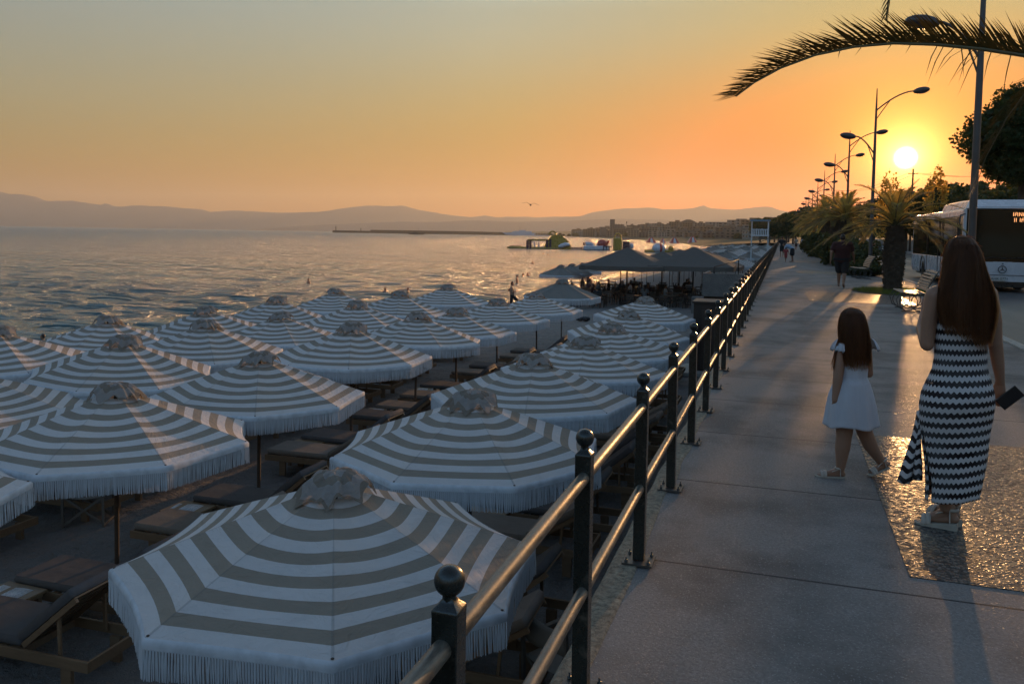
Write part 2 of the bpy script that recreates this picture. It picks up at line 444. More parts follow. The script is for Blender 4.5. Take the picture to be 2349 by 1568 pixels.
def make_coping():
    n = NT('rough_coping'); g = n.noise(n.world(), 30, 6, .75); f = n.noise(n.world(), 3, 4)
    col = n.mix(n.rangef(g, .35, .65), (.13, .105, .075), (.46, .38, .27)); col = n.mix(n.rangef(f, .4, .7, 0, .5), col, (.16, .15, .12))
    n.set(col, .9, 0, n.bump(g, 1.0, .02), .3)
    mb = MB()
    y = -3.0; prev = None; vs = []; fs = []
    ys = []
    while y < 430: ys.append(y); y += .12 if y < 12 else (.6 if y < 40 else 12)
    for i, y in enumerate(ys):
        a = -.675 + .03 * (vnoise(y * 2.3, 1) - .5) + (.06 * vnoise(y * .8, 4) if y < 30 else 0)
        l = -.765 + .03 * (vnoise(y * 3.1, 7) - .5)
        vs += [(l, y, -.30), (l, y, -.012), (l + .02, y, .006), (a, y, .008), (a + .01, y, .001)]
    for i in range(len(ys) - 1):
        for k in range(4): fs.append((i * 5 + k, (i + 1) * 5 + k, (i + 1) * 5 + k + 1, i * 5 + k + 1))
    mb.add(vs, [f[::-1] for f in fs], True)
    tag(mb.build('coping_strip', n.m), kind='structure')
make_coping()
def make_wall():
    n = NT('sea_wall_concrete'); g = n.noise(n.world(), 9, 6, .7); st = n.noise(n.world((1, .5, 4)), 1.0, 4)
    n.set(n.mix(n.rangef(st, .35, .7), n.mix(g, (.10, .095, .09), (.17, .165, .155)), (.07, .066, .06)), .9, 0, n.bump(g, .6, .02), .3)
    mb = MB(); mb.box((-.63, 212, -1.55), (.24, 440, 2.5))
    thing1(mb, 'retaining_wall', n.m, 'dark concrete retaining wall dropping from the promenade edge to the sand', 'wall')
make_wall()

def aggregate_mat():
    n = NT('exposed_pebbles'); P = n.world()
    e = n.voro(P, 44, 'F1'); c = n.sep(n.voro(P, 44, 'F1', 'Color'))
    h = n.math('SQRT', n.math('MAXIMUM', n.math('SUBTRACT', .42, n.math('MULTIPLY', e, .9)), 0.0))
    f = n.noise(P, 3, 5)
    col = n.mix(c[0], (.07, .062, .054), (.21, .185, .155)); col = n.mix(n.rangef(e, .45, .6), col, (.04, .037, .034))
    s = n.sep(P)
    joint = n.math('MAXIMUM', n.math('LESS_THAN', n.math('ABSOLUTE', n.math('SUBTRACT', s[1], 5.62)), .012), n.math('LESS_THAN', n.math('ABSOLUTE', n.math('SUBTRACT', s[0], 2.1)), .01))
    col = n.mix(joint, col, (.03, .03, .03))
    n.set(col, n.rangef(c[1], 0, 1, .30, .75), 0, n.bump(h, 1.0, .022), .4)
    return n.m
AGG = aggregate_mat()
for x0, x1, y0, y1 in ((.655, 3.35, 4.38, 7.5), (.75, 3.35, 23.1, 27.2), (.75, 3.2, 41.5, 44.5), (.75, 3.2, 60, 63)):
    mb = MB(); mb.prism([(x0, y0), (x1, y0), (x1, y1), (x0, y1)], -.02, .004)
    tag(mb.build('pebble_paving', AGG), kind='structure')

def make_road():
    n = NT('asphalt'); g = n.noise(n.world(), 120, 4, .7); f = n.noise(n.world((1, .12, 1)), .8, 5)
    col = n.mix(n.rangef(g, .3, .7), (.035, .035, .036), (.075, .073, .07)); col = n.mix(n.rangef(f, .45, .7, 0, .5), col, (.06, .058, .055))
    n.set(col, n.rangef(f, .3, .7, .42, .6), 0, n.bump(g, .7, .005), .5)
    mb = MB(); mb.prism([(3.4, -30), (15.0, -30), (15.0, 430), (3.4, 430)], -.6, -.14)
    tag(mb.build('road', n.m), kind='structure')
    w = simple('road_paint', (.55, .55, .5), .7, 0, .3, 5)
    mb = MB()
    for k in range(26):
        y = 6 + k * 14; mb.prism([(10.2, y), (10.32, y), (10.32, y + 4), (10.2, y + 4)], -.16, -.136)
    tag(mb.build('road_markings', w), kind='structure')
    k = simple('kerb_stone', (.42, .39, .33), .75, 0, .3, 14, .4)
    mb = MB(); y = -8.0
    while y < 22.4:
        mb.box((3.64, y + .49, -.06), (.16, .975, .17 + .004 * (vnoise(y, 3) - .5))); y += .985
    mb.beam((3.64, 22.5, -.06), (4.93, 24.5, -.06), .16, .17)
    y = 24.55
    while y < 320:
        mb.box((4.93, y + .49, -.06), (.16, .975, .17)); y += .985
    tag(mb.build('kerb', k, bevel=.012), kind='structure')
    p = simple('far_pavement', (.24, .22, .2), .85, 0, .25, 3, .4)
    mb = MB(); mb.prism([(15.0, -30), (20.5, -30), (20.5, 430), (15.0, 430)], -.6, 0.0)
    tag(mb.build('far_pavement', p), kind='structure')
make_road()

# land behind the road and round the bay
COAST = [(-.76, 425), (-42, 425), (-90, 700), (-190, 1050), (-330, 1500), (-500, 1950), (-700, 2400), (-1040, 2900), (-1500, 3300)]
def coast_x(y):
    for (xa, a), (xb, b) in zip(COAST[1:], COAST[2:]):
        if y <= b: return xa + (xb - xa) * max(0, y - a) / (b - a)
    return COAST[-1][0]
def land_z(x, y):
    d = x - coast_x(y)
    if d < 0: return -6.0
    return -3.2 + min(d, 30) * .08 + max(0, min(d - 30, 1200)) * .021 * (.7 + .6 * vnoise(x * .002, y * .002, 2)) + 3 * (vnoise(x * .01, y * .01, 8) - .5) * min(1, d / 100)
def make_land():
    n = NT('dry_ground'); f = n.noise(n.world(), .02, 6, .7); g = n.noise(n.world(), .8, 6, .7)
    n.set(n.mix(n.rangef(f, .35, .65), n.mix(g, (.06, .06, .03), (.12, .1, .06)), (.05, .06, .03)), .95, 0, n.bump(g, .6, .2), .2)
    mb = MB(); mb.quad((20.5, -60, -.03), (1200, -60, -.03), (1200, 431, -.03), (20.5, 431, -.03))
    mb.quad((-.76, 429, -.25), (1200, 429, -.25), (1200, 480, -.25), (-.76, 480, -.25))
    tag(mb.build('ground', n.m), kind='structure')
    mb = MB()
    ys = list(np.geomspace(425, 3400, 60)); us = [0, 4, 12, 30, 60, 110, 180, 300, 450, 650, 900, 1300, 2000]; W = len(us) + 1
    vs = []
    for y in ys:
        cx = coast_x(y)
        vs.append((cx - 8, y, -6))
        for u in us:
            x = cx + u + (vnoise(y * .02, u) - .5) * 5 * (u > 0); vs.append((x, y, max(-3.3 if u == 0 else -9, land_z(x, y))))
    fs = [(j * W + i, j * W + i + 1, (j + 1) * W + i + 1, (j + 1) * W + i) for j in range(len(ys) - 1) for i in range(W - 1)]
    mb.add(vs, fs, True)
    tag(mb.build('coastal_land', n.m), kind='structure')
make_land()

# mountains across the gulf: crest lines surveyed from the photograph, at their own distances
def ridge(name, pts, w, seed, col, depth=.16, drop=0.0):
    n = NT(name + '_rock'); f = n.noise(n.world((.002, .002, .002)), 1.0, 6, .6)
    n.set(n.mix(f, tuple(c * .7 for c in col), tuple(c * 1.3 for c in col)), .95, 0, None, .1)
    xs = list(np.linspace(pts[0][0], pts[-1][0], 320)); yy = np.interp(xs, [p[0] for p in pts], [p[1] for p in pts])
    rows = []
    for k, (fw, fh) in enumerate(((1 - depth, 0), (1 - depth * .8, .22), (1 - depth * .5, .55), (1 - depth * .2, .85), (1, 1), (1 + depth, .5), (1 + depth * 2, 0))):
        row = []
        for i, (x, y) in enumerate(zip(xs, yy)):
            p = ray_at(x, y, w); h = p.z + 3 + (1.0 if k in (0, 6) else 0)
            jit = 1 + (0 if k == 4 else .25 * (vnoise(i * .11 + seed, k * 3.1, seed) - .5))
            hor = Vector((p.x, p.y, 0)) * fw
            row.append(Vector((hor.x, hor.y, -3 - 2 * (fh == 0) + h * fh * jit + (w * .0006 * (vnoise(i * .9, seed) - .5) if k == 4 else 0))))
        rows.append(row)
    mb = MB(); mb.loft(rows, cap=False, smooth=True, close=False)
    tag(mb.build(name, n.m), kind='structure')
L1 = [(-260, 452), (-120, 436), (-40, 431), (0, 440), (20, 445), (45, 445), (85, 452), (105, 461), (145, 461), (165, 460), (215, 468), (232, 470), (243, 465), (262, 474), (285, 474), (300, 471), (370, 473), (420, 477), (466, 480), (480, 486), (530, 483), (590, 485), (645, 488), (735, 486), (800, 476), (850, 471), (900, 473), (922, 471), (955, 480), (1030, 493), (1080, 498), (1110, 494), (1140, 498), (1175, 497), (1230, 498), (1283, 497), (1330, 497), (1362, 486), (1432, 478), (1495, 476), (1523, 481), (1587, 478), (1612, 470), (1630, 478), (1683, 481), (1740, 474), (1767, 474), (1790, 482), (1850, 492), (1900, 498), (2000, 505), (2150, 500), (2400, 510), (2700, 500)]
ridge('mountain_ridge', L1, 11000, 3, (.22, .21, .20), .12)
L2 = [(560, 528), (700, 517), (820, 512), (920, 508), (1000, 509), (1080, 505), (1180, 508), (1283, 507), (1400, 502), (1500, 503), (1600, 507), (1700, 503), (1800, 512), (2000, 515)]
ridge('low_hills', L2, 7800, 8, (.20, .19, .18), .1)
def make_haze():
    m = bpy.data.materials.new('haze_air'); m.use_nodes = True; t = m.node_tree; t.nodes.clear()
    out = t.nodes.new('ShaderNodeOutputMaterial'); v = t.nodes.new('ShaderNodeVolumePrincipled')
    v.inputs['Color'].default_value = (.92, .89, .76, 1); v.inputs['Density'].default_value = HAZE; v.inputs['Anisotropy'].default_value = HAZE_G
    t.links.new(v.outputs[0], out.inputs['Volume'])
    mb = MB(); mb.box((0, 5000, 346), (29000, 19000, 712))
    o = mb.build('haze', m); tag(o, kind='stuff')
HAZE = .85e-4
HAZE_G = 0.35
make_haze()

# ---------------------------------------------------------------- beach furniture
def canopy_mat(name, two=True, plain=(.24, .225, .2), grey=0.0):
    n = NT(name)
    uv = n.new('ShaderNodeUVMap'); uv.uv_map = 'UVMap'; s = n.sep(uv.outputs[0])
    oi = n.new('ShaderNodeObjectInfo')
    g = n.noise(n.coord('Object', (1, 1, 1)), 5, 5, .6); w = n.noise(n.coord('Object', (1, 1, 1)), 240, 2, .5)
    dirt = n.rangef(g, .5, .72, 0, .22)
    if two:
        band = n.math('FLOOR', n.math('MULTIPLY', s[1], 13.0)); odd = n.math('MODULO', band, 2.0)
        seam = n.math('LESS_THAN', n.math('MINIMUM', s[0], n.math('SUBTRACT', 1.0, s[0])), .010)
        vr = n.rangef(oi.outputs['Random'], 0, 1, 0, .16); white = n.mix(n.math('ADD', dirt, vr), (.74, .69, .66), (.48, .44, .41)); beige = n.mix(n.math('ADD', dirt, vr), (.36, .30, .235), (.24, .205, .165))
        col = n.mix(odd, n.mix(grey, white, plain), n.mix(grey * .6, beige, plain)); col = n.mix(n.math('MULTIPLY', seam, .35), col, (.2, .19, .18))
        tr = n.mix(odd, (.75, .70, .62), (.32, .26, .2))
    else:
        col = n.mix(dirt, plain, tuple(c * .7 for c in plain)); tr = plain
    wr = n.noise(n.coord('Object', (2.2, 2.2, 9)), 2.5, 4, .6, 1.5)
    lo = n.noise(n.coord('Object', (1.1, 1.1, 2)), 2.0, 2, .5, .8); h = n.math('ADD', n.math('ADD', n.math('MULTIPLY', w, .06), wr), n.math('MULTIPLY', lo, 1.6))
    return cloth_trans(n, col, tr, .22, .85, n.bump(h, .75, .03))
M_CAN = canopy_mat('striped_canvas'); M_PLAIN = canopy_mat('plain_canvas', False)
M_GREY = canopy_mat('taupe_canvas', False, (.17, .155, .14))
def wood(name, a, b, rough=.65):
    n = NT(name); v = n.coord('Object', (1.2, 14, 14)); f = n.noise(v, 3, 5, .65, .6)
    g = n.noise(n.coord(), 2.0, 3)
    return n.set(n.mix(n.rangef(g, .35, .7, 0, .35), n.mix(f, a, b), tuple(c * .6 for c in a)), rough, 0, n.bump(f, .4, .004))
M_POLE = wood('dark_wood_pole', (.06, .038, .024), (.12, .075, .048))
M_TEAK = wood('lounger_wood', (.17, .10, .052), (.34, .21, .115))
M_OLDW = wood('grey_wood', (.12, .10, .08), (.22, .19, .16))
def cushion_mat(name, c, k=.85):
    n = NT(name); f = n.noise(n.coord(), 6, 4); w = n.noise(n.coord(), 300, 2)
    return n.set(n.mix(f, tuple(x * .8 for x in c), tuple(x * 1.2 for x in c)), .85, 0, n.bump(n.math('ADD', n.math('MULTIPLY', w, .1), f), .5, .02), .3)
M_CUSH = cushion_mat('charcoal_cushion', (.125, .115, .112)); M_CUSH2 = cushion_mat('taupe_cushion', (.25, .21, .175))
n = NT('cotton_fringe'); f = n.noise(n.coord('Object', (60, 60, 1)), 1.0, 2)
M_FRINGE = cloth_trans(n, n.mix(f, (.50, .51, .53), (.74, .75, .77)), (.6, .58, .52), .15)
n = NT('iron_black')
M_BLACK = n.set(simple('x', (.02, .022, .02)).node_tree and (.02, .022, .02), .35, 0, None, .5)

def make_umbrella(name, mat, capmat, seed, label, group, striped=True, fringe=True, N=8, RAD=1.5, H=2.45, drop=.62, lite=False):
    rr = random.Random(seed)
    root = empty(name, (0, 0, 0), 0, label, 'beach umbrella', group)
    mb = MB(); mb.tube([(0, 0, -.12), (0, 0, H - .1)], .026, 10); mb.build('pole', M_POLE, root)
    zi, zr, ri = H - .14, H - drop, .17
    sag = [.022 + .02 * rr.random() for _ in range(N)]
    def pt(i, u, v):
        a0, a1 = 2 * math.pi * i / N, 2 * math.pi * (i + 1) / N
        r = ri + (RAD - ri) * v
        x = (1 - u) * math.cos(a0) + u * math.cos(a1); y = (1 - u) * math.sin(a0) + u * math.sin(a1)
        s = 4 * u * (1 - u)
        inn = 1 - .035 * s * v
        return Vector((x * r * inn, y * r * inn, zi + (zr - zi) * (v ** 1.04) - sag[i] * s * math.sin(math.pi * min(1, v * .8 + .1)) - .01 * s * v + .004 * s * math.sin(9 * v + i)))
    mb = MB(); nu, nv = (8, 14) if not lite else (3, 4)
    for i in range(N):
        vs = []; uv = []
        for b in range(nv + 1):
            for a in range(nu + 1):
                vs.append(pt(i, a / nu, b / nv)); uv.append((a / nu, b / nv * .9999))
        fs = [(b * (nu + 1) + a, (b + 1) * (nu + 1) + a, (b + 1) * (nu + 1) + a + 1, b * (nu + 1) + a + 1) for b in range(nv) for a in range(nu)]
        mb.add(vs, fs, True, uv)
    can = mb.build('canopy', mat, root)
    # hem rolled over the edge, then the fringe
    rim = [pt(i, a / 10, 1.0) for i in range(N) for a in range(10)]
    m = len(rim); cen = Vector((0, 0, 0))
    def off(p, out, dz): d = Vector((p.x, p.y, 0)).normalized(); return Vector((p.x, p.y, p.z)) + d * out + Vector((0, 0, dz))
    mb = MB()
    prof = [(0, .002), (.012, -.004), (.02, -.018), (.021, -.04), (.018, -.062)]
    rings = [[off(p, o, z) for p in rim] for o, z in prof]
    mb.loft([r_ for r_ in rings], cap=False, smooth=True)
    hem = mb.build('hem', M_HEM, can)
    if fringe:
        mb = MB(); L0 = .185; per = sum((rim[(k + 1) % m] - rim[k]).length for k in range(m)); ns = int(per / (.0092 if not lite else .05))
        cum = 0; k = 0; seglen = (rim[1] - rim[0]).length; wid = .0088 if not lite else .048
        for j in range(ns):
            t = j / ns * per
            while cum + seglen < t and k < m - 1:
                cum += seglen; k += 1; seglen = (rim[(k + 1) % m] - rim[k]).length
            p0 = rim[k].lerp(rim[(k + 1) % m], (t - cum) / seglen); tg = (rim[(k + 1) % m] - rim[k]).normalized()
            d = Vector((p0.x, p0.y, 0)).normalized()
            L = L0 * (1 + .035 * rr.uniform(-1, 1) + .03 * math.sin(t * 5.0)); dx = rr.uniform(-.006, .006) + .006 * math.sin(t * 2.3); dy = rr.uniform(-.004, .006)
            lay = .005 * (j % 2)
            a = off(p0, .014 + lay, -.055); b = a + Vector((0, 0, -L * .5)) + tg * dx * .3 + d * dy; c = a + Vector((0, 0, -L)) + tg * dx + d * dy
            h = tg * wid / 2; bend = d * .0035
            mb.add([a - h, a + bend, a + h, b - h, b + bend, b + h, c - h * .7, c + bend, c + h * .7], [(0, 1, 4, 3), (1, 2, 5, 4), (3, 4, 7, 6), (4, 5, 8, 7)], False)
        mb.build('fringe', M_FRINGE, can)
    # vent cap, a gathered cloth
    mb = MB(); K = 96 if not lite else 16; T = 14 if not lite else 3; ph = [rr.random() * 6.28 for _ in range(6)]
    rows = []; uvs = []
    for t in range(T + 1):
        q = t / T; row = []
        for k in range(K):
            a = 2 * math.pi * k / K
            fold = 1.1 - 1.7 * abs(math.sin(a * 4 + ph[0] + .35 * math.sin(a * 2 + ph[1]))) + .5 * (vnoise(a * 3.2 + seed, q * 3, seed) - .5); f2 = 1.1 * (vnoise(a * 2.6, q * 2 + seed, seed + 2) - .5) + math.sin(a * 13 + ph[2]) * .5 + math.sin(a * 5 + ph[3]) * .6
            r = (.02 + .255 * q) * (1 + q * q * (.15 * fold + .07 * f2))
            z = H + .01 - .01 * q - .135 * q ** 2.6 + q ** 1.1 * (.020 * fold * (1 - q) * 2 - .042 * fold * q * q + .026 * f2 + .011 * math.sin(a * 17 + 6 * q + ph[5]) + .014 * (vnoise(a * 6 + seed, q * 5, seed) - .5)) + .03 * math.sin(a + ph[4]) * q
            row.append(Vector((r * math.cos(a), r * math.sin(a), z)))
        rows.append(row)
    n0 = len(rows[0]); vs = [p for r_ in rows for p in r_]; uv = [(.5, (3.3 * (t / T) + .35 + .55 * math.sin(2 * math.pi * k / K + seed) + .5 * (vnoise(k * .13 + seed, 1.7) - .5)) / 13.0 % 1.0) for t in range(T + 1) for k in range(K)]
    fs = [(t * K + k, (t + 1) * K + k, (t + 1) * K + (k + 1) % K, t * K + (k + 1) % K) for t in range(T) for k in range(K)] + [tuple(range(K))]
    mb.add(vs, fs, True, uv); mb.build('vent_cap', capmat, root)
    if not lite:
        for i in range(N):
            mb = MB(); a = pt(i, 0, .02); b = pt(i, 0, 1.0); mb.beam(a + Vector((0, 0, -.02)), b + Vector((0, 0, -.016)), .016, .024)
            d = Vector((b.x, b.y, 0)).normalized(); mb.ball(b + Vector((0, 0, .006)) - d * .02, (.011, .011, .006), 8, 5)
            mb.build('rib', M_POLE, root)
    return root
def hem_mat(name, c):
    n = NT(name); g = n.noise(n.coord(), 9, 4); return cloth_trans(n, n.mix(n.rangef(g, .4, .7), c, tuple(x * .75 for x in c)), c, .15, .85)
M_HEM = hem_mat('white_hem', (.70, .71, .73)); M_CAP = canopy_mat('cap_canvas', True, (.115, .103, .09), .68)

ROW = {'a': 'the row nearest the railing', 'b': 'the second row from the railing', 'c': 'the third row from the railing', 'd': 'the row nearest the water'}
ORD = ['first', 'second', 'third', 'fourth', 'fifth', 'sixth', 'seventh', 'eighth', 'ninth', 'tenth', 'eleventh', 'twelfth']
protos = [make_umbrella('beach_umbrella', M_CAN, M_CAP, 11, 'x', 'striped umbrellas over the loungers'), make_umbrella('beach_umbrella', M_CAN, M_CAP, 23, 'x', 'striped umbrellas over the loungers'), make_umbrella('beach_umbrella', M_CAN, M_CAP, 37, 'x', 'striped umbrellas over the loungers')]
used = [False] * 3
# cap tops surveyed from the photograph: (row, px, py, distance)
UMB = [('a', 760, 1082, 6.0), ('a', 1081, 898, 9.05), ('a', 1228, 812, 12.0), ('a', 1342, 773, 14.6), ('a', 1413, 742, 17.2), ('a', 1440, 711, 20.4), ('a', 1475, 680, 24.8),
       ('b', -70, 1150, 6.9), ('b', 262, 880, 9.3), ('b', 592, 807, 12.0), ('b', 806, 740, 15.6), ('b', 953, 717, 18.4), ('b', 1048, 706, 20.8), ('b', 1142, 685, 23.9), ('b', 1234, 671, 27.0),
       ('c', -62, 842, 11.6), ('c', 273, 768, 13.8), ('c', 468, 733, 16.4), ('c', 644, 717, 18.8), ('c', 822, 690, 22.0), ('c', 914, 667, 25.4), ('c', 1028, 652, 29.2),
       ('d', 5, 748, 14.7), ('d', 237, 724, 17.3), ('d', 477, 702, 20.0), ('d', 632, 679, 22.9), ('d', 769, 662, 26.2)]
ANG = {0: -3, 1: 4, 2: 24, 8: 28, 9: 0, 10: -6}
count = {}; SPOTS = []
for i, (row, px, py, w) in enumerate(UMB):
    p = ray_at(px, py, w) if px != -70 else Vector((-7.5, 4.72, -.10)); k = count.get(row, 0); count[row] = k + 1
    zs = sand_z(p.x, p.y); q = i % 3
    ang = R(ANG.get(i, rng.uniform(8, 38)) - 57)
    extra = '' if k else ', the one closest to the camera'
    lab = 'striped fringed umbrella, %s from the camera in %s' % (ORD[k], ROW[row])
    o = protos[q] if not used[q] else copy_tree(protos[q])
    used[q] = True; o['label'] = lab
    h = p.z - zs
    o.location = (p.x, p.y, zs); tl_ = .7 if i in ANG else 2.2; o.rotation_euler = (R(rng.uniform(-tl_, tl_)), R(rng.uniform(-tl_, tl_)), ang)
    o.scale = (1, 1, h / 2.45)
    SPOTS.append((row, k, p.x, p.y, zs))
pl = make_umbrella('beach_umbrella', M_PLAIN, M_PLAIN, 51, 'plain taupe umbrella without stripes, standing at the far end of the loungers', 'plain umbrellas by the shore', drop=.66)
p = ray_at(1290, 647, 32.5); pl.location = (p.x, p.y, sand_z(p.x, p.y)); pl.rotation_euler = (0, 0, R(-30))
for (px, py, w), lab in (((1287, 596, 57.5), 'plain taupe umbrella farthest left of the three by the beach bar'), ((1312, 593, 60.5), 'plain taupe umbrella in the middle of the three by the beach bar'), ((1338, 590, 63.5), 'plain taupe umbrella closest to the bar parasols of the three')):
    p = ray_at(px, py, w); copy_tree(pl, loc=(p.x, p.y, sand_z(p.x, p.y)), rz=R(rng.uniform(0, 40)), label=lab)

# ---- loungers
def pad(mb, c, size, M, r=.03):
    """soft cushion: a box with its edges drawn in"""
    sx, sy, sz = size; rings = []
    for t in (0, .12, .5, .88, 1):
        z = (t - .5) * sz; ins = r * (1 - math.sin(math.pi * min(max(t, .06), .94))) ** 1.2
        ring = []
        for cx, cy in ((-1, -1), (1, -1), (1, 1), (-1, 1)):
            for k in range(4):
                a = math.pi * ({(-1, -1): 1, (1, -1): 1.5, (1, 1): 0, (-1, 1): .5}[(cx, cy)] + k / 6)
                ring.append(Vector(c) + M @ Vector((cx * (sx / 2 - .04) + (.04 - ins) * math.cos(a), cy * (sy / 2 - .04) + (.04 - ins) * math.sin(a), z)))
        rings.append(ring)
    mb.loft(rings, cap=True, smooth=True)
def make_lounger(cush, name='sun_lounger', back=40):
    root = empty(name, (0, 0, 0), 0, 'x', 'sun lounger', 'wooden sun loungers with charcoal mattresses')
    mb = MB()
    for s in (-1, 1): mb.box((1.0, s * .335, .30), (2.0, .03, .10))
    mb.box((.015, 0, .30), (.03, .64, .10)); mb.box((1.985, 0, .30), (.03, .64, .10)); mb.box((1.18, 0, .29), (.05, .64, .07))
    for k in range(9): mb.box((.09 + k * .13, 0, .335), (.08, .64, .018))
    mb.build('frame', M_TEAK, root, bevel=.004)
    for x in (.32, 1.72):
        for s in (-1, 1):
            mb = MB(); mb.box((x, s * .295, .125), (.11, .045, .25), taper=1.05); mb.build('leg', M_TEAK, root, bevel=.004)
    a = R(back); M = Matrix.Rotation(-a, 3, 'Y'); H = Vector((1.22, 0, .36))
    mb = MB()
    for s in (-1, 1): mb.beam(H + Vector((0, s * .29, 0)), H + M @ Vector((.80, 0, 0)) + Vector((0, s * .29, 0)), .03, .05)
    for k in range(6): mb.box(H + M @ Vector((.06 + k * .14, 0, .02)), (.085, .6, .016), M=M)
    for s in (-1, 1): mb.beam(H + M @ Vector((.5, s * .27, -.01)), Vector((1.62, s * .27, .30)), .022, .03)
    mb.build('backrest', M_TEAK, root)
    mb = MB(); pad(mb, (.62, 0, .40), (1.2, .66, .085), Matrix.Identity(3)); pad(mb, H + M @ Vector((.42, 0, .075)), (.82, .66, .085), M)
    mb.build('mattress', cush, root)
    return root
def make_table():
    root = empty('side_table', (0, 0, 0), 0, 'x', 'side table', 'low wooden tables between the loungers')
    mb = MB(); mb.box((0, 0, .365), (.56, .46, .03)); mb.box((0, 0, .33), (.5, .40, .04)); mb.build('table_top', M_TEAK2, root, bevel=.004)
    for x in (-.22, .22):
        for y in (-.17, .17):
            mb = MB(); mb.box((x, y, .155), (.045, .045, .31)); mb.build('leg', M_TEAK, root)
    return root
M_TEAK2 = wood('table_wood', (.25, .155, .08), (.40, .26, .14), .5)
LA = make_lounger(M_CUSH); LB = make_lounger(M_CUSH2, back=32); TB = make_table()
LUSED = [False, False]; TUSED = False; TABLES = []
LROW = {'a': 'the railing row', 'b': 'the second row', 'c': 'the third row', 'd': 'the seaward row'}
for row, k, x, y, zs in SPOTS:
    if row == 'd' and k in (3, 4): pass
    for j, dy in enumerate((-1.50, -.42)):
        q = rng.random() < .35; src = LB if q else LA
        jx, jy, ja = rng.uniform(-.06, .06), rng.uniform(-.04, .04), R(rng.uniform(-2, 2))
        lx, ly = x - .68 + jx, y + dy + jy; z = sand_z(lx + 1, ly) + .005
        which = 'near' if j == 0 else 'far'
        lab = 'wooden lounger, %s side of the table under the %s umbrella of %s' % (which, ORD[k], LROW[row])
        if not LUSED[q]: o = src; LUSED[q] = True; o.location = (lx, ly, z); o.rotation_euler = (0, 0, ja); o['label'] = lab
        else: o = copy_tree(src, loc=(lx, ly, z), rz=ja, label=lab)
    tx, ty = x - .42 + rng.uniform(-.05, .05), y - .96 + rng.uniform(-.03, .03); z = sand_z(tx, ty)
    lab = 'low wooden side table under the %s umbrella of %s' % (ORD[k], LROW[row])
    if not TUSED: o = TB; TUSED = True; o.location = (tx, ty, z); o['label'] = lab
    else: o = copy_tree(TB, loc=(tx, ty, z), rz=R(rng.uniform(-4, 4)), label=lab)
    TABLES.append((row, k, tx, ty, z + .381))
# menus and ashtrays on some tables
def paper_mat():
    n = NT('printed_menu'); v = n.coord('Object'); s = n.sep(v)
    ln = n.math('LESS_THAN', n.math('FRACT', n.math('MULTIPLY', s[1], 62.0)), .42)
    wv = n.math('GREATER_THAN', n.noise(n.coord('Object', (1, .6, 1)), 60, 2), .48)
    inside = n.math('MULTIPLY', n.math('LESS_THAN', n.math('ABSOLUTE', s[0]), .17), n.math('LESS_THAN', n.math('ABSOLUTE', s[1]), .115))
    gut = n.math('GREATER_THAN', n.math('ABSOLUTE', n.math('SUBTRACT', n.math('ABSOLUTE', s[0]), .06)), .008)
    f = n.math('MULTIPLY', n.math('MULTIPLY', ln, wv), n.math('MULTIPLY', inside, gut))
    return n.set(n.mix(n.math('MULTIPLY', f, .75), (.75, .75, .76), (.15, .15, .2)), .5)
M_PAPER = paper_mat()
M_ASH = simple('black_bakelite', (.012, .012, .012), .3)
i = 0
for row, k, tx, ty, z in TABLES:
    if (row, k) in (('b', 1), ('b', 2), ('a', 1), ('b', 4), ('a', 0), ('b', 5)):
        if (row, k) not in (('a', 1),):
            mb = MB(); nx = 6; vs = []
            for a in range(nx + 1):
                for b in (-1, 1): vs.append((-.2 + .4 * a / nx, b * .14, .003 + .006 * math.sin(a * 1.3 + i)))
            mb.add(vs, [(a * 2, a * 2 + 2, a * 2 + 3, a * 2 + 1) for a in range(nx)], True)
            o = thing1(mb, 'paper_menu', M_PAPER, 'white printed menu on the table under the %s umbrella of %s' % (ORD[k], LROW[row]), 'menu', 'printed menus on the side tables', loc=(tx - .02, ty, z))
            o.rotation_euler = (0, 0, R(-8 + 5 * i)); s_ = o.modifiers.new('s', 'SOLIDIFY'); s_.thickness = .0008
        if (row, k) in (('a', 1), ('b', 4), ('b', 5), ('a', 0)):
            mb = MB(); mb.lathe([(.03, 0), (.042, .002), (.045, .03), (.036, .03), (.032, .012), (.001, .012)], 16)
            thing1(mb, 'ashtray', M_ASH, 'round black ashtray on the table under the %s umbrella of %s' % (ORD[k], LROW[row]), 'ashtray', 'black ashtrays on the side tables', loc=(tx + .20, ty + .1, z))
        i += 1
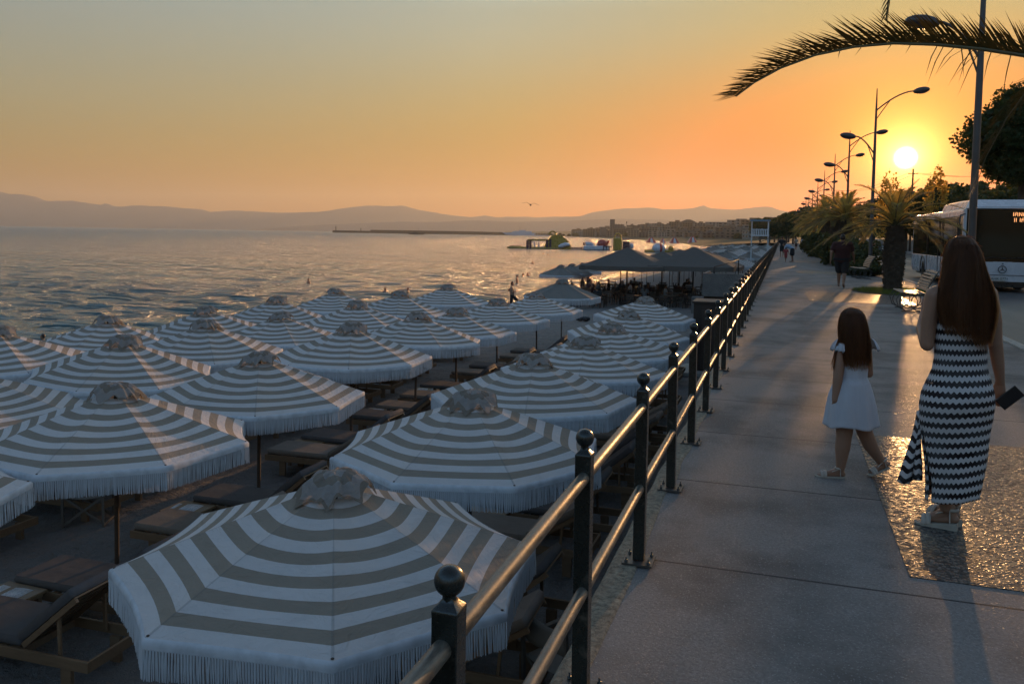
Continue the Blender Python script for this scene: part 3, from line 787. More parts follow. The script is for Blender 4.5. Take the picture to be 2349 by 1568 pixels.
# folding canvas chairs
M_CANVAS = cushion_mat('grey_canvas', (.24, .22, .19))
def director_chair(loc, rz, label):
    r = empty('folding_chair', loc, rz, label, 'chair', 'folding canvas chairs by the loungers')
    for s in (-1, 1):
        mb = MB(); mb.beam((s * .27, -.2, 0), (s * .27, -.2, .60), .03, .03); mb.beam((s * .27, .2, 0), (s * .27, .23, .88), .03, .03)
        mb.beam((s * .27, -.24, .61), (s * .27, .24, .61), .05, .022); mb.beam((s * .27, -.22, .03), (s * .27, .22, .03), .03, .03); mb.build('side_frame', M_OLDW, r)
    for y in (-.18, .18):
        mb = MB(); mb.beam((-.26, y, .04), (.26, y, .43), .02, .032); mb.beam((.26, y + .022, .04), (-.26, y + .022, .43), .02, .032); mb.build('cross_brace', M_OLDW, r)
    def sheet(nm, f):
        mb = MB(); vs = [f(a / 8, b / 4) for a in range(9) for b in range(5)]
        mb.add(vs, [(a * 5 + b, (a + 1) * 5 + b, (a + 1) * 5 + b + 1, a * 5 + b + 1) for a in range(8) for b in range(4)], True)
        o = mb.build(nm, M_CANVAS, r); m = o.modifiers.new('s', 'SOLIDIFY'); m.thickness = .004
    sheet('seat', lambda u, v: (-.26 + .52 * u, -.2 + .4 * v, .44 - .035 * math.sin(math.pi * u)))
    sheet('backrest', lambda u, v: (-.28 + .56 * u, .215 + .04 * math.sin(math.pi * u), .62 + .24 * v - .02 * math.sin(math.pi * u) * v + .012 * math.sin(7 * u + 3 * v)))
    return r
def on_sand(x, y): return (x, y, sand_z(x, y))
director_chair(on_sand(-9.3, 9.2), R(205), 'folding wooden chair with grey canvas back beside the loungers at the left')
director_chair(on_sand(-1.75, 7.0), R(150), 'folding canvas chair standing in the shadow of the sea wall')
# things by the sea wall and along the beach
M_PANEL = simple('brown_panel', (.035, .02, .013), .6, 0, .3, 3)
M_CONC = simple('grey_render', (.17, .155, .14), .85, 0, .2, 3, .4)
p = ground_at(1612, 851, SAND_Z)
r = empty('changing_cabin', (-1.92, 26.3, sand_z(-2.3, 26.3)), 0, 'narrow dark brown wooden changing cabin on the sand by the wall', 'cabin')
mb = MB(); mb.box((0, 0, 1.1), (1.12, 1.2, 2.1)); mb.build('wall', M_PANEL, r, bevel=.01)
mb = MB(); mb.box((0, -.62, 1.05), (.62, .04, 1.8)); mb.build('door', simple('door_brown', (.05, .03, .02), .5), r)
mb = MB(); mb.box((0, 0, 2.18), (1.2, 1.3, .06)); mb.build('roof', M_PANEL, r)
mb = MB(); mb.box((-.2, -.2, .03), (1.6, 1.9, .1)); mb.build('base', simple('pale_plinth', (.4, .38, .34), .8), r)
r = empty('beach_landing', (-1.9, 35.6, -2.6), 0, 'grey rendered landing block with stairs against the sea wall before the bar', 'stair landing')
mb = MB(); mb.box((0, .9, .9), (2.2, 2.6, 1.86)); mb.build('base', M_PANEL, r)
mb = MB(); mb.box((-.02, -.5, 2.26), (2.24, .12, .94)); mb.box((-1.1, .95, 2.26), (.12, 2.72, .94)); mb.build('parapet', M_CONC, r)
mb = MB()
for k in range(12): mb.box((.1, 2.4 + k * .3, 1.8 - k * .15 - .5), (1.5, .3, 1.0))
mb.build('stairs', M_CONC, r)
mb = MB(); mb.tube([(-.9, 2.1, 2.0), (-.9, 2.2, 2.9), (-.7, 9, 2.9), (-.5, 16, 2.9), (-.5, 16.1, .1)], .03, 8); mb.build('handrail', M_PANEL, r)
mb = MB(); pts = []
for k in range(7): mb.ball((rng.uniform(-.3, .3), rng.uniform(-.15, .15), .1 + rng.random() * .08), (rng.uniform(.12, .22), .13, rng.uniform(.08, .14)), 9, 6)
q = ground_at(1337, 737, -2.6); thing1(mb, 'beach_bag', simple('dark_bag', (.02, .02, .022), .7), 'dark crumpled bag left on the open sand before the beach bar', 'bag', loc=on_sand(q.x, q.y))

# ---------------------------------------------------------------- railing
def make_railing():
    n = NT('railing_paint'); P = n.world(); f = n.noise(P, 14, 6, .7); g = n.noise(P, 120, 3, .6)
    wear = n.rangef(f, .58, .68); 
    M = n.set(n.mix(wear, (.020, .022, .018), (.09, .075, .055)), n.math('ADD', n.math('MULTIPLY', wear, .18), n.rangef(g, .2, .8, .22, .36)), .15, n.bump(n.math('ADD', f, n.math('MULTIPLY', g, .25)), .35, .004), .7)
    n2 = NT('rail_paint'); P = n2.world(); f = n2.noise(n2.world((6, 1.2, 6)), 6, 6, .75); g = n2.noise(P, 90, 3, .6)
    wear = n2.rangef(f, .42, .62)
    M2 = n2.set(n2.mix(wear, (.045, .042, .033), (.17, .15, .115)), n2.math('ADD', n2.math('MULTIPLY', wear, .10), n2.rangef(g, .2, .8, .34, .48)), .12, n2.bump(n2.math('ADD', f, n2.math('MULTIPLY', g, .3)), .3, .003), .7)
    root = empty('railing', (-.63, 0, 0), 0, 'long dark painted metal railing with ball topped posts along the promenade', 'railing')
    Y1, D = 1.551, 1.276
    mb = MB(); h = .0285
    mb.box((0, 0, .45), (2 * h, 2 * h, .86)); post_cap = [(.041, .872), (.041, .880), (.024, .892), (.017, .900), (.017, .908)]
    mb.lathe(post_cap, 4, start=math.pi / 4); mb.lathe([(.015, .895), (.014, .905), (.018, .912)], 12)
    post = mb.build('post', M, root, loc=(0, Y1 - D, 0), bevel=.003)
    mb = MB(); mb.ball((0, 0, .936), .0325, 28, 18); ball = mb.build('ball', M, post)
    mb = MB(); mb.box((0, 0, .012), (.15, .15, .010)); plate = mb.build('base_plate', simple('plate_steel', (.10, .09, .08), .5, .6, .3, 30), post)
    for sx in (-1, 1):
        for sy in (-1, 1):
            mb = MB(); mb.lathe([(.009, .016), (.009, .028), (.004, .028), (.004, .042), (.001, .042)], 6, (sx * .056, sy * .056, 0)); mb.build('bolt', M, post)
    for k in range(1, 98):
        c = post.copy(); link(c); adopt(c, root); c.rotation_euler = (R(rng.uniform(-.35, .35)), R(rng.uniform(-.35, .35)), R(rng.uniform(-1.5, 1.5))); c.location = (rng.uniform(-.003, .003), Y1 + (k - 1) * D, 0)
        for ch in kids(post):
            if k < 14 or ch.name.startswith('ball') or ch.name.startswith('base'):
                d = ch.copy(); link(d); d.parent = c
    mb = MB(); Yc = Y1 + 97 * D
    while Yc < 425:
        mb.box((0, Yc, .45), (2 * h, 2 * h, .86)); mb.ball((0, Yc, .938), .036, 6, 4); Yc += D
    o = mb.build('post_row', M, root); o['kind'] = 'stuff'
    for z, nm in ((.80, 'top_rail'), (.385, 'lower_rail')):
        mb = MB(); path = [(0, -1.5, z)]; y = Y1 - D
        while y < 128: path.append((rng.uniform(-.002, .002), y, z + rng.uniform(-.0025, .0025))); y += D
        path.append((0, 425, z)); mb.tube(path, .0215, 20, up=(0, 0, 1)); mb.build(nm, M2, root)
    return root
make_railing()

# ---------------------------------------------------------------- figures
def capsule(mb, a, ra, b, rb, seg=12, flat=1.0, up=None):
    a, b = Vector(a), Vector(b); d = (b - a); L = d.length
    if L < 1e-5: mb.ball(a, ra, seg, 8); return
    d.normalize(); path = []; rad = []
    for t in (-1, -.92, -.7, -.38, 0): path.append(a + d * ra * t); rad.append(ra * math.sqrt(max(.0009, 1 - t * t)))
    for k in (1, 2): path.append(a.lerp(b, k / 3)); rad.append(ra + (rb - ra) * k / 3)
    for t in (0, .38, .7, .92, 1): path.append(b + d * rb * t); rad.append(rb * math.sqrt(max(.0009, 1 - t * t)))
    mb.tube(path, rad, seg, flat=flat, up=up)
def fuse(mb, name, mat, parent, voxel=.012, smooth=4, loc=None):
    """weld overlapping volumes into one continuous skin"""
    o = mb.build('tmp_volume', None, None)
    r = o.modifiers.new('r', 'REMESH'); r.mode = 'VOXEL'; r.voxel_size = voxel; r.use_smooth_shade = True
    s = o.modifiers.new('s', 'SMOOTH'); s.iterations = smooth; s.factor = .5
    dg = bpy.context.evaluated_depsgraph_get(); dg.update()
    me = bpy.data.meshes.new_from_object(o.evaluated_get(dg)); me.name = name
    old = o.data; bpy.data.objects.remove(o); bpy.data.meshes.remove(old)
    me.materials.clear(); me.materials.append(mat)
    q = link(bpy.data.objects.new(name, me))
    if loc is not None: q.location = loc
    adopt(q, parent); return q
def skin_mat(name, c):
    n = NT(name); f = n.noise(n.coord(), 7, 4)
    m = n.set(n.mix(f, tuple(x * .85 for x in c), tuple(min(1, x * 1.12) for x in c)), .5, 0, n.bump(n.noise(n.coord(), 180, 2), .15, .002), .4)
    n.b.inputs['Subsurface Weight'].default_value = .12; n.b.inputs['Subsurface Radius'].default_value = (.02, .008, .004)
    return m
M_SKIN = skin_mat('tanned_skin', (.30, .165, .105)); M_SKIN2 = skin_mat('brown_skin', (.22, .12, .08))
M_HAIR = simple('dark_hair', (.025, .016, .011), .5); 
def cloth(name, c, rough=.85): return simple(name, c, rough, 0, .18, 12, .3)
CL = {k: cloth('cloth_' + k, c) for k, c in dict(maroon=(.06, .02, .018), black=(.02, .02, .022), white=(.55, .56, .58), blue=(.06, .10, .2), red=(.32, .05, .05), grey=(.16, .16, .17), beige=(.33, .28, .22), lightblue=(.32, .42, .55)).items()}
def joints(pose, ph=0.0, s=1.0, wide=1.0):
    J = {}
    hz = .90
    J['hip'] = [(-.085 * wide, 0, hz), (.085 * wide, 0, hz)]; J['knee'] = [(-.09 * wide, .02, .48), (.09 * wide, .02, .48)]
    J['ank'] = [(-.095 * wide, -.02, .09), (.095 * wide, -.02, .09)]; J['toe'] = [(-.12 * wide, .15, .035), (.12 * wide, .15, .035)]
    J['pel'] = (0, 0, .94); J['che'] = (0, .0, 1.25); J['sho'] = [(-.175 * wide, -.01, 1.40), (.175 * wide, -.01, 1.40)]
    J['elb'] = [(-.235 * wide, -.03, 1.12), (.235 * wide, -.03, 1.12)]; J['wri'] = [(-.25 * wide, .05, .87), (.25 * wide, .05, .87)]
    J['neck'] = (0, 0, 1.47); J['head'] = (0, .015, 1.60)
    if pose == 'walk':
        J['knee'] = [(-.09, .13, .50), (.09, -.03, .48)]; J['ank'] = [(-.09, .20, .10), (.09, -.27, .15)]; J['toe'] = [(-.10, .36, .05), (.10, -.16, .03)]
        J['elb'] = [(-.235 * wide, -.14, 1.13), (.235 * wide, .06, 1.12)]; J['wri'] = [(-.25 * wide, -.14, .88), (.26 * wide, .20, .90)]
    if pose == 'run':
        J['knee'] = [(-.09, .32, .62), (.09, -.05, .50)]; J['ank'] = [(-.09, .22, .25), (.09, -.35, .42)]; J['toe'] = [(-.09, .38, .2), (.09, -.42, .28)]
        J['elb'] = [(-.26, -.22, 1.20), (.26, .02, 1.13)]; J['wri'] = [(-.30, .0, 1.08), (.22, .26, 1.18)]
    if pose == 'bend':
        J['che'] = (0, .30, 1.10); J['sho'] = [(-.15, .42, 1.14), (.15, .42, 1.14)]; J['neck'] = (0, .48, 1.18); J['head'] = (0, .60, 1.22)
        J['elb'] = [(-.17, .48, .88), (.17, .48, .88)]; J['wri'] = [(-.12, .58, .68), (.12, .58, .68)]; J['pel'] = (0, .02, .95)
    if pose == 'sit':
        d = .44
        for k in ('che', 'neck', 'head'): x, y, z = J[k]; J[k] = (x, y, z - d)
        J['sho'] = [(x, y, z - d) for x, y, z in J['sho']]; J['hip'] = [(x, 0, .50) for x, y, z in J['hip']]; J['pel'] = (0, 0, .53)
        J['knee'] = [(-.12, .43, .50), (.12, .43, .50)]; J['ank'] = [(-.12, .40, .09), (.12, .44, .09)]; J['toe'] = [(-.13, .56, .04), (.13, .60, .04)]
        J['elb'] = [(-.24, .06, .72), (.24, .06, .72)]; J['wri'] = [(-.18, .32, .76), (.18, .30, .76)]
    return J
def figure(loc, rz, pose, label, height=1.7, wide=1.0, top=None, bottom=None, hair='short', skin=None, vox=.02, group=None, legs='shorts', fat=1.0):
    s = height / 1.7; root = empty('person', loc, rz, label, 'person', group); J = joints(pose, wide=wide)
    S = lambda p: Vector(p) * s
    mb = MB()
    for i in (0, 1):
        capsule(mb, S(J['hip'][i]), .082 * s * fat, S(J['knee'][i]), .056 * s * fat); capsule(mb, S(J['knee'][i]), .056 * s * fat, S(J['ank'][i]), .036 * s)
        a, t = S(J['ank'][i]), S(J['toe'][i]); capsule(mb, a + (a - t).normalized() * .03 * s - Vector((0, 0, .03 * s)), .038 * s, t, .03 * s)
        capsule(mb, S(J['sho'][i]), .052 * s * fat, S(J['elb'][i]), .040 * s * fat); capsule(mb, S(J['elb'][i]), .040 * s * fat, S(J['wri'][i]), .027 * s)
        w = S(J['wri'][i]); d = (w - S(J['elb'][i])).normalized(); capsule(mb, w, .027 * s, w + d * .08 * s, .036 * s, flat=.6)
        x = Vector((1, 0, 0))
        for k in range(4):
            b = w + d * .09 * s + Vector((0, 1, 0)) * (.022 - .015 * k) * s; capsule(mb, b, .010 * s, b + d * (.07 - .008 * abs(k - 1)) * s + Vector((0, .01, 0)) * s, .009 * s, 8)
        capsule(mb, w + d * .03 * s, .012 * s, w + d * .07 * s + Vector((0, .05, 0)) * s, .010 * s, 8)
    mb.ball(S(J['pel']), (.155 * s * wide * fat, .115 * s * fat, .12 * s)); mb.ball(S(J['che']), (.155 * s * wide * fat, .11 * s * fat, .19 * s)) if pose != 'bend' else mb.ball(S(J['che']), (.14 * s, .20 * s, .12 * s))
    p, c = S(J['pel']), S(J['che']); capsule(mb, p, .115 * s * fat, c, .12 * s * fat); capsule(mb, S(J['sho'][0]), .055 * s * fat, S(J['sho'][1]), .055 * s * fat)
    capsule(mb, c, .08 * s, S(J['neck']), .055 * s); capsule(mb, S(J['neck']), .052 * s, S(J['head']), .06 * s)
    h = S(J['head']); mb.ball(h, (.073 * s, .092 * s, .112 * s)); mb.ball(h + Vector((0, .092, -.015)) * s, (.012 * s, .02 * s, .018 * s), 8, 6); mb.ball(h + Vector((0, .05, -.075)) * s, (.04 * s, .04 * s, .035 * s), 8, 6)
    for q in (-1, 1): mb.ball(h + Vector((q * .076, 0, -.01)) * s, (.012 * s, .022 * s, .03 * s), 8, 6)
    fuse(mb, 'body', skin or M_SKIN, root, vox * s, 3)
    if top is not None:
        mb = MB(); e = .016
        for i in (0, 1):
            a, b = S(J['sho'][i]), S(J['elb'][i]); capsule(mb, a, (.058 * fat + e) * s, a.lerp(b, .62), (.052 * fat + e) * s)
        capsule(mb, S(J['sho'][0]), (.058 * fat + e) * s, S(J['sho'][1]), (.058 * fat + e) * s)
        for t in (0, .25, .5, .75, 1):
            q = p.lerp(c, t) + Vector((0, 0, -.03 * s if pose != 'bend' else 0)); mb.ball(q, ((.165 - .02 * math.sin(math.pi * t)) * s * wide * fat, .125 * s * fat, .12 * s))
        if pose != 'bend': mb.ball(c, (.172 * s * wide * fat, .135 * s * fat, .20 * s))
        else: mb.ball(c, (.16 * s, .22 * s, .145 * s))
        fuse(mb, 'shirt', top, root, vox * s, 2)
    if bottom is not None:
        mb = MB(); mb.ball(S(J['pel']) + Vector((0, 0, -.02 * s)), (.168 * s * wide * fat, .128 * s * fat, .12 * s))
        for i in (0, 1):
            a, b = S(J['hip'][i]), S(J['knee'][i]); t = .85 if legs == 'shorts' else 1.0
            if legs == 'skirt': capsule(mb, a, .12 * s, a.lerp(b, .75), .15 * s)
            else: capsule(mb, a, .10 * s * fat, a.lerp(b, t), .085 * s * fat)
            if legs == 'long': capsule(mb, b, .075 * s, S(J['ank'][i]), .055 * s)
        fuse(mb, 'skirt' if legs == 'skirt' else 'shorts' if legs == 'shorts' else 'trousers', bottom, root, vox * s, 2)
    if hair:
        mb = MB(); mb.ball(h + Vector((0, -.018, .022)) * s, (.080 * s, .090 * s, .105 * s))
        if hair == 'long': capsule(mb, h + Vector((0, -.05, -.02)) * s, .07 * s, h + Vector((0, -.09, -.28)) * s, .06 * s)
        if hair == 'bun': mb.ball(h + Vector((0, -.09, .06)) * s, .045 * s)
        fuse(mb, 'hair', M_HAIR, root, vox * .8 * s, 1)
    return root

# ---------------------------------------------------------------- beach bar
M_BARC = canopy_mat('bar_parasol_canvas', False, (.17, .15, .13))
M_DARKW = wood('bar_furniture_wood', (.03, .02, .014), (.07, .045, .03))
def bar_parasol(size=4.9, h=3.55, rim=2.45):
    r = empty('bar_parasol', (0, 0, 0), 0, 'x', 'parasol', 'large square parasols of the beach bar')
    mb = MB(); mb.box((0, 0, h / 2 - .05), (.09, .09, h - .1)); mb.build('pole', M_DARKW, r)
    mb = MB(); mb.box((0, 0, .05), (.8, .8, .1)); mb.build('base', M_DARKW, r)
    mb = MB(); hs = size / 2; rows = []
    for t in (0.02, .15, .3, .5, .7, .85, 1.0):
        row = []
        for sd in range(4):
            for k in range(8):
                u = k / 8 * 2 - 1; x, y = (u, -1) if sd == 0 else (1, u) if sd == 1 else (-u, 1) if sd == 2 else (-1, -u)
                sg = (1 - u * u); row.append(Vector((x * hs * t, y * hs * t, h - (h - rim) * t - .10 * sg * math.sin(math.pi * t) * .8 - .03 * sg * t)))
        rows.append(row)
    mb.loft(rows, cap=False, smooth=True); mb.add(rows[0], [tuple(range(32))]); can = mb.build('canopy', M_BARC, r)
    mb = MB(); low = [Vector((p.x * 1.004, p.y * 1.004, p.z - .27 + .03 * math.sin(i * 1.9))) for i, p in enumerate(rows[-1])]
    mb.loft([[Vector((p.x * 1.004, p.y * 1.004, p.z)) for p in rows[-1]], low], cap=False, smooth=True); mb.build('valance', M_BARC, can)
    for sx, sy in ((1, 1), (1, -1), (-1, 1), (-1, -1)):
        mb = MB(); mb.beam((0, 0, h - .2), (sx * hs * .98, sy * hs * .98, rim - .02), .03, .05); mb.build('rib', M_DARKW, r)
    return r
BZ = -2.62
BP = bar_parasol()
first = True
for px, py, w, nm in ((1440, 567, 51.5, 'front left square parasol, dark taupe, at the seaward corner of the beach bar'), (1592, 565, 50.5, 'front right square parasol, dark taupe, beside the stair landing'), (1425, 577, 57.5, 'pale edged square parasol behind the front left one of the beach bar'), (1520, 576, 57.0, 'square parasol seen in the gap between the two front bar parasols'), (1618, 574, 56.5, 'square parasol behind the front right one of the beach bar'), (1560, 571, 62.5, 'square parasol deepest in the beach bar, over the rear tables')):
    p = ray_at(px, py, w); loc = (p.x, p.y, BZ); 
    if first: o = BP; o.location = loc; o['label'] = nm; first = False
    else: o = copy_tree(BP, loc=loc, label=nm)
    o.scale = (1, 1, (p.z - BZ) / 3.55); o.rotation_euler = (0, 0, R(rng.uniform(-3, 3)))
def bar_table():
    r = empty('bar_table', (0, 0, 0), 0, 'square dark wooden table under the beach bar parasols', 'table', 'tables of the beach bar')
    mb = MB(); mb.box((0, 0, .74), (.8, .8, .035)); mb.build('table_top', simple('varnished_top', (.07, .04, .025), .25, 0, .2, 6), r)
    for x in (-.35, .35):
        for y in (-.35, .35): mb = MB(); mb.box((x, y, .36), (.045, .045, .72)); mb.build('leg', M_DARKW, r)
    return r
def bar_chair():
    r = empty('bar_chair', (0, 0, 0), 0, 'dark wooden armchair pulled up to a beach bar table', 'chair', 'chairs of the beach bar')
    mb = MB(); mb.box((0, 0, .44), (.5, .48, .05)); mb.build('seat', M_DARKW, r)
    mb = MB()
    for s in (-1, 1): mb.beam((s * .23, -.23, .44), (s * .23, -.30, .92), .035, .035)
    for z in (.6, .72, .84): mb.box((0, -.265 - (z - .6) * .1, z), (.44, .02, .07))
    mb.build('backrest', M_DARKW, r)
    for s in (-1, 1): mb = MB(); mb.beam((s * .25, -.27, .66), (s * .25, .22, .66), .05, .025); mb.beam((s * .25, .2, .44), (s * .25, .2, .66), .03, .03); mb.build('armrest', M_DARKW, r)
    for x in (-.22, .22):
        for y in (-.21, .21): mb = MB(); mb.box((x, y, .21), (.035, .035, .42)); mb.build('leg', M_DARKW, r)
    return r
T0, C0 = bar_table(), bar_chair(); tl = cl = False; BT = []
a, b = ray_at(1352, 600, 49), ray_at(1690, 600, 49)
for j in range(5):
    for i in range(6):
        x = -12.0 + i * 1.9 + .3 * (j % 2) + rng.uniform(-.2, .2); y = 47.6 + j * 2.9 + rng.uniform(-.2, .2) + (x + 12) * .25
        if x > -1.9 or x < -12.6: continue
        rz = R(rng.uniform(-10, 10)); BT.append((x, y)); where = '%s table from the sea in the %s line of bar tables' % (nth(i + 1), nth(j + 1)); tlab = 'dark wooden ' + where
        if not tl: T0.location = (x, y, BZ); T0.rotation_euler = (0, 0, rz); tl = True; T0['label'] = tlab
        else: copy_tree(T0, loc=(x, y, BZ), rz=rz, label=tlab)
        for k in range(4):
            if rng.random() < .22: continue
            a_ = rz + k * math.pi / 2; cx, cy = x - .72 * math.sin(a_) * -1, y - .72 * math.cos(a_)
            clab = 'chair %s the %s' % (('before', 'landward of', 'behind', 'seaward of')[k], where)
            if not cl: C0['label'] = clab; C0.location = (cx, cy, BZ); C0.rotation_euler = (0, 0, a_); cl = True
            else: copy_tree(C0, loc=(cx, cy, BZ), rz=a_ + R(rng.uniform(-8, 8)), label=clab)
# guests
G = 'guests sitting at the beach bar'
gs = [figure((0, 0, 0), 0, 'sit', 'person sitting at a beach bar table, a dark shape in the shade', 1.68, top=CL[c], bottom=CL['black'], hair=h, vox=.03, group=G) for c, h in (('black', 'short'), ('grey', 'long'), ('maroon', 'short'), ('white', 'bun'))]
gi = 0
for n_, (x, y) in enumerate(BT):
    for k in range(2):
        if rng.random() < .5: continue
        side_ = k * 2 + rng.choice((0, 1)); a_ = side_ * math.pi / 2; glab = 'guest sitting %s bar table number %s from the seaward front corner' % (('before', 'landward of', 'behind', 'seaward of')[side_], nth(n_ + 1)); lx, ly = x + .66 * math.sin(a_), y - .66 * math.cos(a_)
        if gi < 4: o = gs[gi]; o['label'] = glab; o.location = (lx, ly, BZ); o.rotation_euler = (0, 0, a_)
        else: copy_tree(gs[gi % 4], loc=(lx, ly, BZ), rz=a_, label=glab)
        gi += 1
# low planter and pallet wall at the bar's landward corner
mb = MB(); mb.box((0, 0, .5), (1.9, .5, 1.0)); p = ground_at(1645, 690, BZ)
thing1(mb, 'planter_box', M_CONC, 'grey box planter at the corner of the beach bar by the landing', 'planter', loc=(-3.6, 46.0, BZ), bevel=.02)
mb = MB(); mb.lathe([(.16, 0), (.2, .02), (.2, .35), (.17, .36)], 12)
p = ground_at(1337, 745, BZ)

# ---------------------------------------------------------------- umbrellas beyond the bar
far_s = make_umbrella('far_umbrella', M_CAN, M_CAP, 61, 'striped umbrella in the dense rows beyond the beach bar', 'umbrellas in dense rows beyond the beach bar', lite=True, RAD=1.35, H=2.5)
far_p = make_umbrella('far_umbrella', M_PLAIN, M_PLAIN, 67, 'plain grey umbrella in the dense rows beyond the beach bar', 'umbrellas in dense rows beyond the beach bar', lite=True, RAD=1.4, H=2.6)
fu = {0: False, 1: False}; far_lab = {}
for j in range(30):
    y = 68 + j * 3.6 + (j * j) * .05
    for i in range(5):
        x = -3.2 - i * 2.75 + rng.uniform(-.25, .25)
        if x < shore(y) + 2.0: continue
        if 78 < y < 88 and x > -5.8: continue
        q = 1 if ((j // 4) % 3 == 1) else 0; src = (far_s, far_p)[q]; loc = (x, y + rng.uniform(-.3, .3), sand_z(x, y) + rng.uniform(0, .12)); rz = R(rng.uniform(0, 45))
        flab = '%s umbrella, %s back in the %s line from the railing beyond the bar' % (('striped', 'plain grey')[q], nth(j + 1), nth(i + 1))
        if not fu[q]: src['label'] = flab; src.location = loc; src.rotation_euler = (0, 0, rz); fu[q] = True
        else: copy_tree(src, loc=loc, rz=rz, label=flab)
# lifeguard platform
M_WP = simple('white_paint', (.62, .63, .64), .6, 0, .12, 6); M_BP = simple('blue_paint', (.14, .27, .36), .6, 0, .2, 6)
p = ray_at(1743, 538, 84)
r = empty('lifeguard_platform', (p.x, p.y, -2.6), R(3), 'white raised wooden lifeguard platform with light blue flat roof among the umbrellas', 'platform')
dz = p.z + 2.6 - .1
mb = MB(); mb.box((0, 0, dz), (1.75, 1.8, .12)); mb.build('deck', M_WP, r)
mb = MB(); mb.box((0, 0, dz + 1.52), (1.95, 2.0, .14)); mb.build('roof', M_BP, r)
for sx in (-1, 1):
    for sy in (-1, 1): mb = MB(); mb.box((sx * .8, sy * .8, (dz + 1.45) / 2), (.08, .08, dz + 1.45)); mb.build('post', M_WP, r)
mb = MB(); mb.box((0, -.84, dz + .62), (1.6, .04, .06)); mb.box((0, .84, dz + .62), (1.6, .04, .06))
for k in range(9): mb.box((-.68 + k * .17, -.84, dz + .32), (.09, .03, .58 + .08 * (k % 3))); 
mb.build('picket_rail', M_WP, r)
mb = MB(); mb.beam((-1.1, -1, dz - 1.3), (1.1, -1, dz - .1), .06, .05); mb.build('ladder', M_OLDW, r)
mb = MB(); mb.box((0, 0, .75), (1.9, 2.6, 1.5)); 
for k in range(4): mb.box((-.96 + k * .01, -.9 + k * .6, .75), (.03, .05, 1.5))
p = ray_at(1716, 590, 64); thing1(mb, 'beach_kiosk', M_PANEL, 'brown timber kiosk box below the promenade railing beyond the bar', 'kiosk', loc=(-2.2, 64, -2.6), bevel=.01)

# ---------------------------------------------------------------- inflatable water park
def infl(name, c): return simple(name, c, .28, 0, .15, 2, spec=.6)
M_YEL, M_NAVY, M_WHT, M_RED = infl('yellow_vinyl', (.38, .26, .05)), infl('navy_vinyl', (.035, .03, .06)), infl('white_vinyl', (.55, .56, .6)), infl('red_vinyl', (.4, .06, .05))
SEA = -3.0
GI = 'inflatable water park floats'
p = ray_at(1290, 571, 262); u = p.x / p.length
base = lambda px, w: Vector((ray_at(px, 560, w).x, ray_at(px, 560, w).y, SEA))
q0, q1 = base(1165, 262), base(1310, 262); dirx = (q1 - q0).normalized(); RZ = math.atan2(dirx.y, dirx.x); mpp = 262 / 1897.5
r = empty('inflatable_slide', base(1255, 262), RZ, 'tall yellow inflatable slide with arched handle and dark frame, left end of the water park', 'inflatable slide', GI); r.scale = (1, 1, .72)
mb = MB(); mb = None
for x_, h_ in ((-6.2, 3.6), (-5.3, 3.6), (0, 4.0), (1.0, 4.2)):
    mb = MB(); mb.tube([(x_, 0, 0), (x_, 0, h_)], .44, 10); mb.build('frame_post', M_NAVY, r)
mb = MB(); mb.tube([(-6.2, 0, 3.9), (.6, 0, 4.0)], .32, 10); mb.tube([(-6.2, 2.5, 3.7), (.6, 2.5, 3.8)], .3, 10); mb.build('crossbar', M_YEL, r)
mb = MB()
for x in (-4.0, -2.6): mb.tube([(x, 0, 0), (x, 0, 3.7)], .2, 8)
mb.build('strut', M_WHT, r)
mb = MB(); prof = [(-1.2, 0), (-.6, 2.0), (.6, 4.6), (1.6, 6.0), (2.6, 6.4), (4.4, 6.0), (6.2, 4.2), (7.4, 2.0), (7.6, 0)]
mb.loft([[Vector((x, y_, z)) for x, z in prof] for y_ in (-.2, 3.6)], smooth=False); mb.build('slide', M_YEL, r, bevel=.2)
mb = MB(); mb.tube([(1.7 + 1.1 * math.cos(a), .4, 6.3 + 1.5 * math.sin(a)) for a in np.linspace(0, math.pi, 11)], .3, 8); mb.build('handle', M_YEL, r)
mb = MB(); mb.tube([(x, -.5 + .3 * math.sin(x), 1.6 + .5 * math.sin(x * 1.3)) for x in np.linspace(3.6, 7.0, 9)], [.5, .8, .9, 1.0, .9, 1.0, .8, .9, .5], 10); mb.build('bumper', M_WHT, r)
mb = MB(); mb.tube([(-12.6, 0, .3), (-6, .2, .3), (2, 0, .25), (7.6, 0, .25)], .55, 10); mb.tube([(-11.8, 1, .9), (-8, 1, .9)], .35, 8); mb.build('pontoon', M_YEL, r)
r = empty('inflatable_walkway', base(1335, 262), RZ, 'thin dark floating walkway linking the yellow slide and the white float', 'walkway', GI)
mb = MB(); mb.tube([(-3.4, 0, .5), (3.6, 0, .45)], .16, 8); mb.build('tube', M_NAVY, r); mb = MB(); mb.tube([(-3.4, -.6, .1), (3.6, -.6, .1)], .14, 8); mb.build('tube', M_NAVY, r)
r = empty('inflatable_float', base(1368, 258), RZ, 'white inflatable float with red and navy cushions, middle of the water park', 'inflatable float', GI)
mb = MB(); mb.box((0, 0, .65), (8, 4, 1.3)); mb.build('raft', M_WHT, r, bevel=.3)
mb = MB(); mb.tube([(-3.4, 0, 1.9), (-2, 0, 1.9), (-.8, 0, 1.5)], [.7, .6, .4], 10); mb.build('cushion', M_WHT, r)
mb = MB(); mb.ball((1.8, 0, 2.0), (1.6, 1.2, 1.3)); mb.tube([(2.8, 0, 1.4), (3.9, 0, 2.9)], [.5, .35], 10); mb.build('cushion', M_RED, r)
mb = MB(); mb.tube([(-3.9, -.3, 2.2), (-3.9, -.3, 1.4)], .3, 8); mb.tube([(.2, -.2, 1.4), (1, -.2, 2.6)], .3, 8); mb.build('cushion', M_NAVY, r)
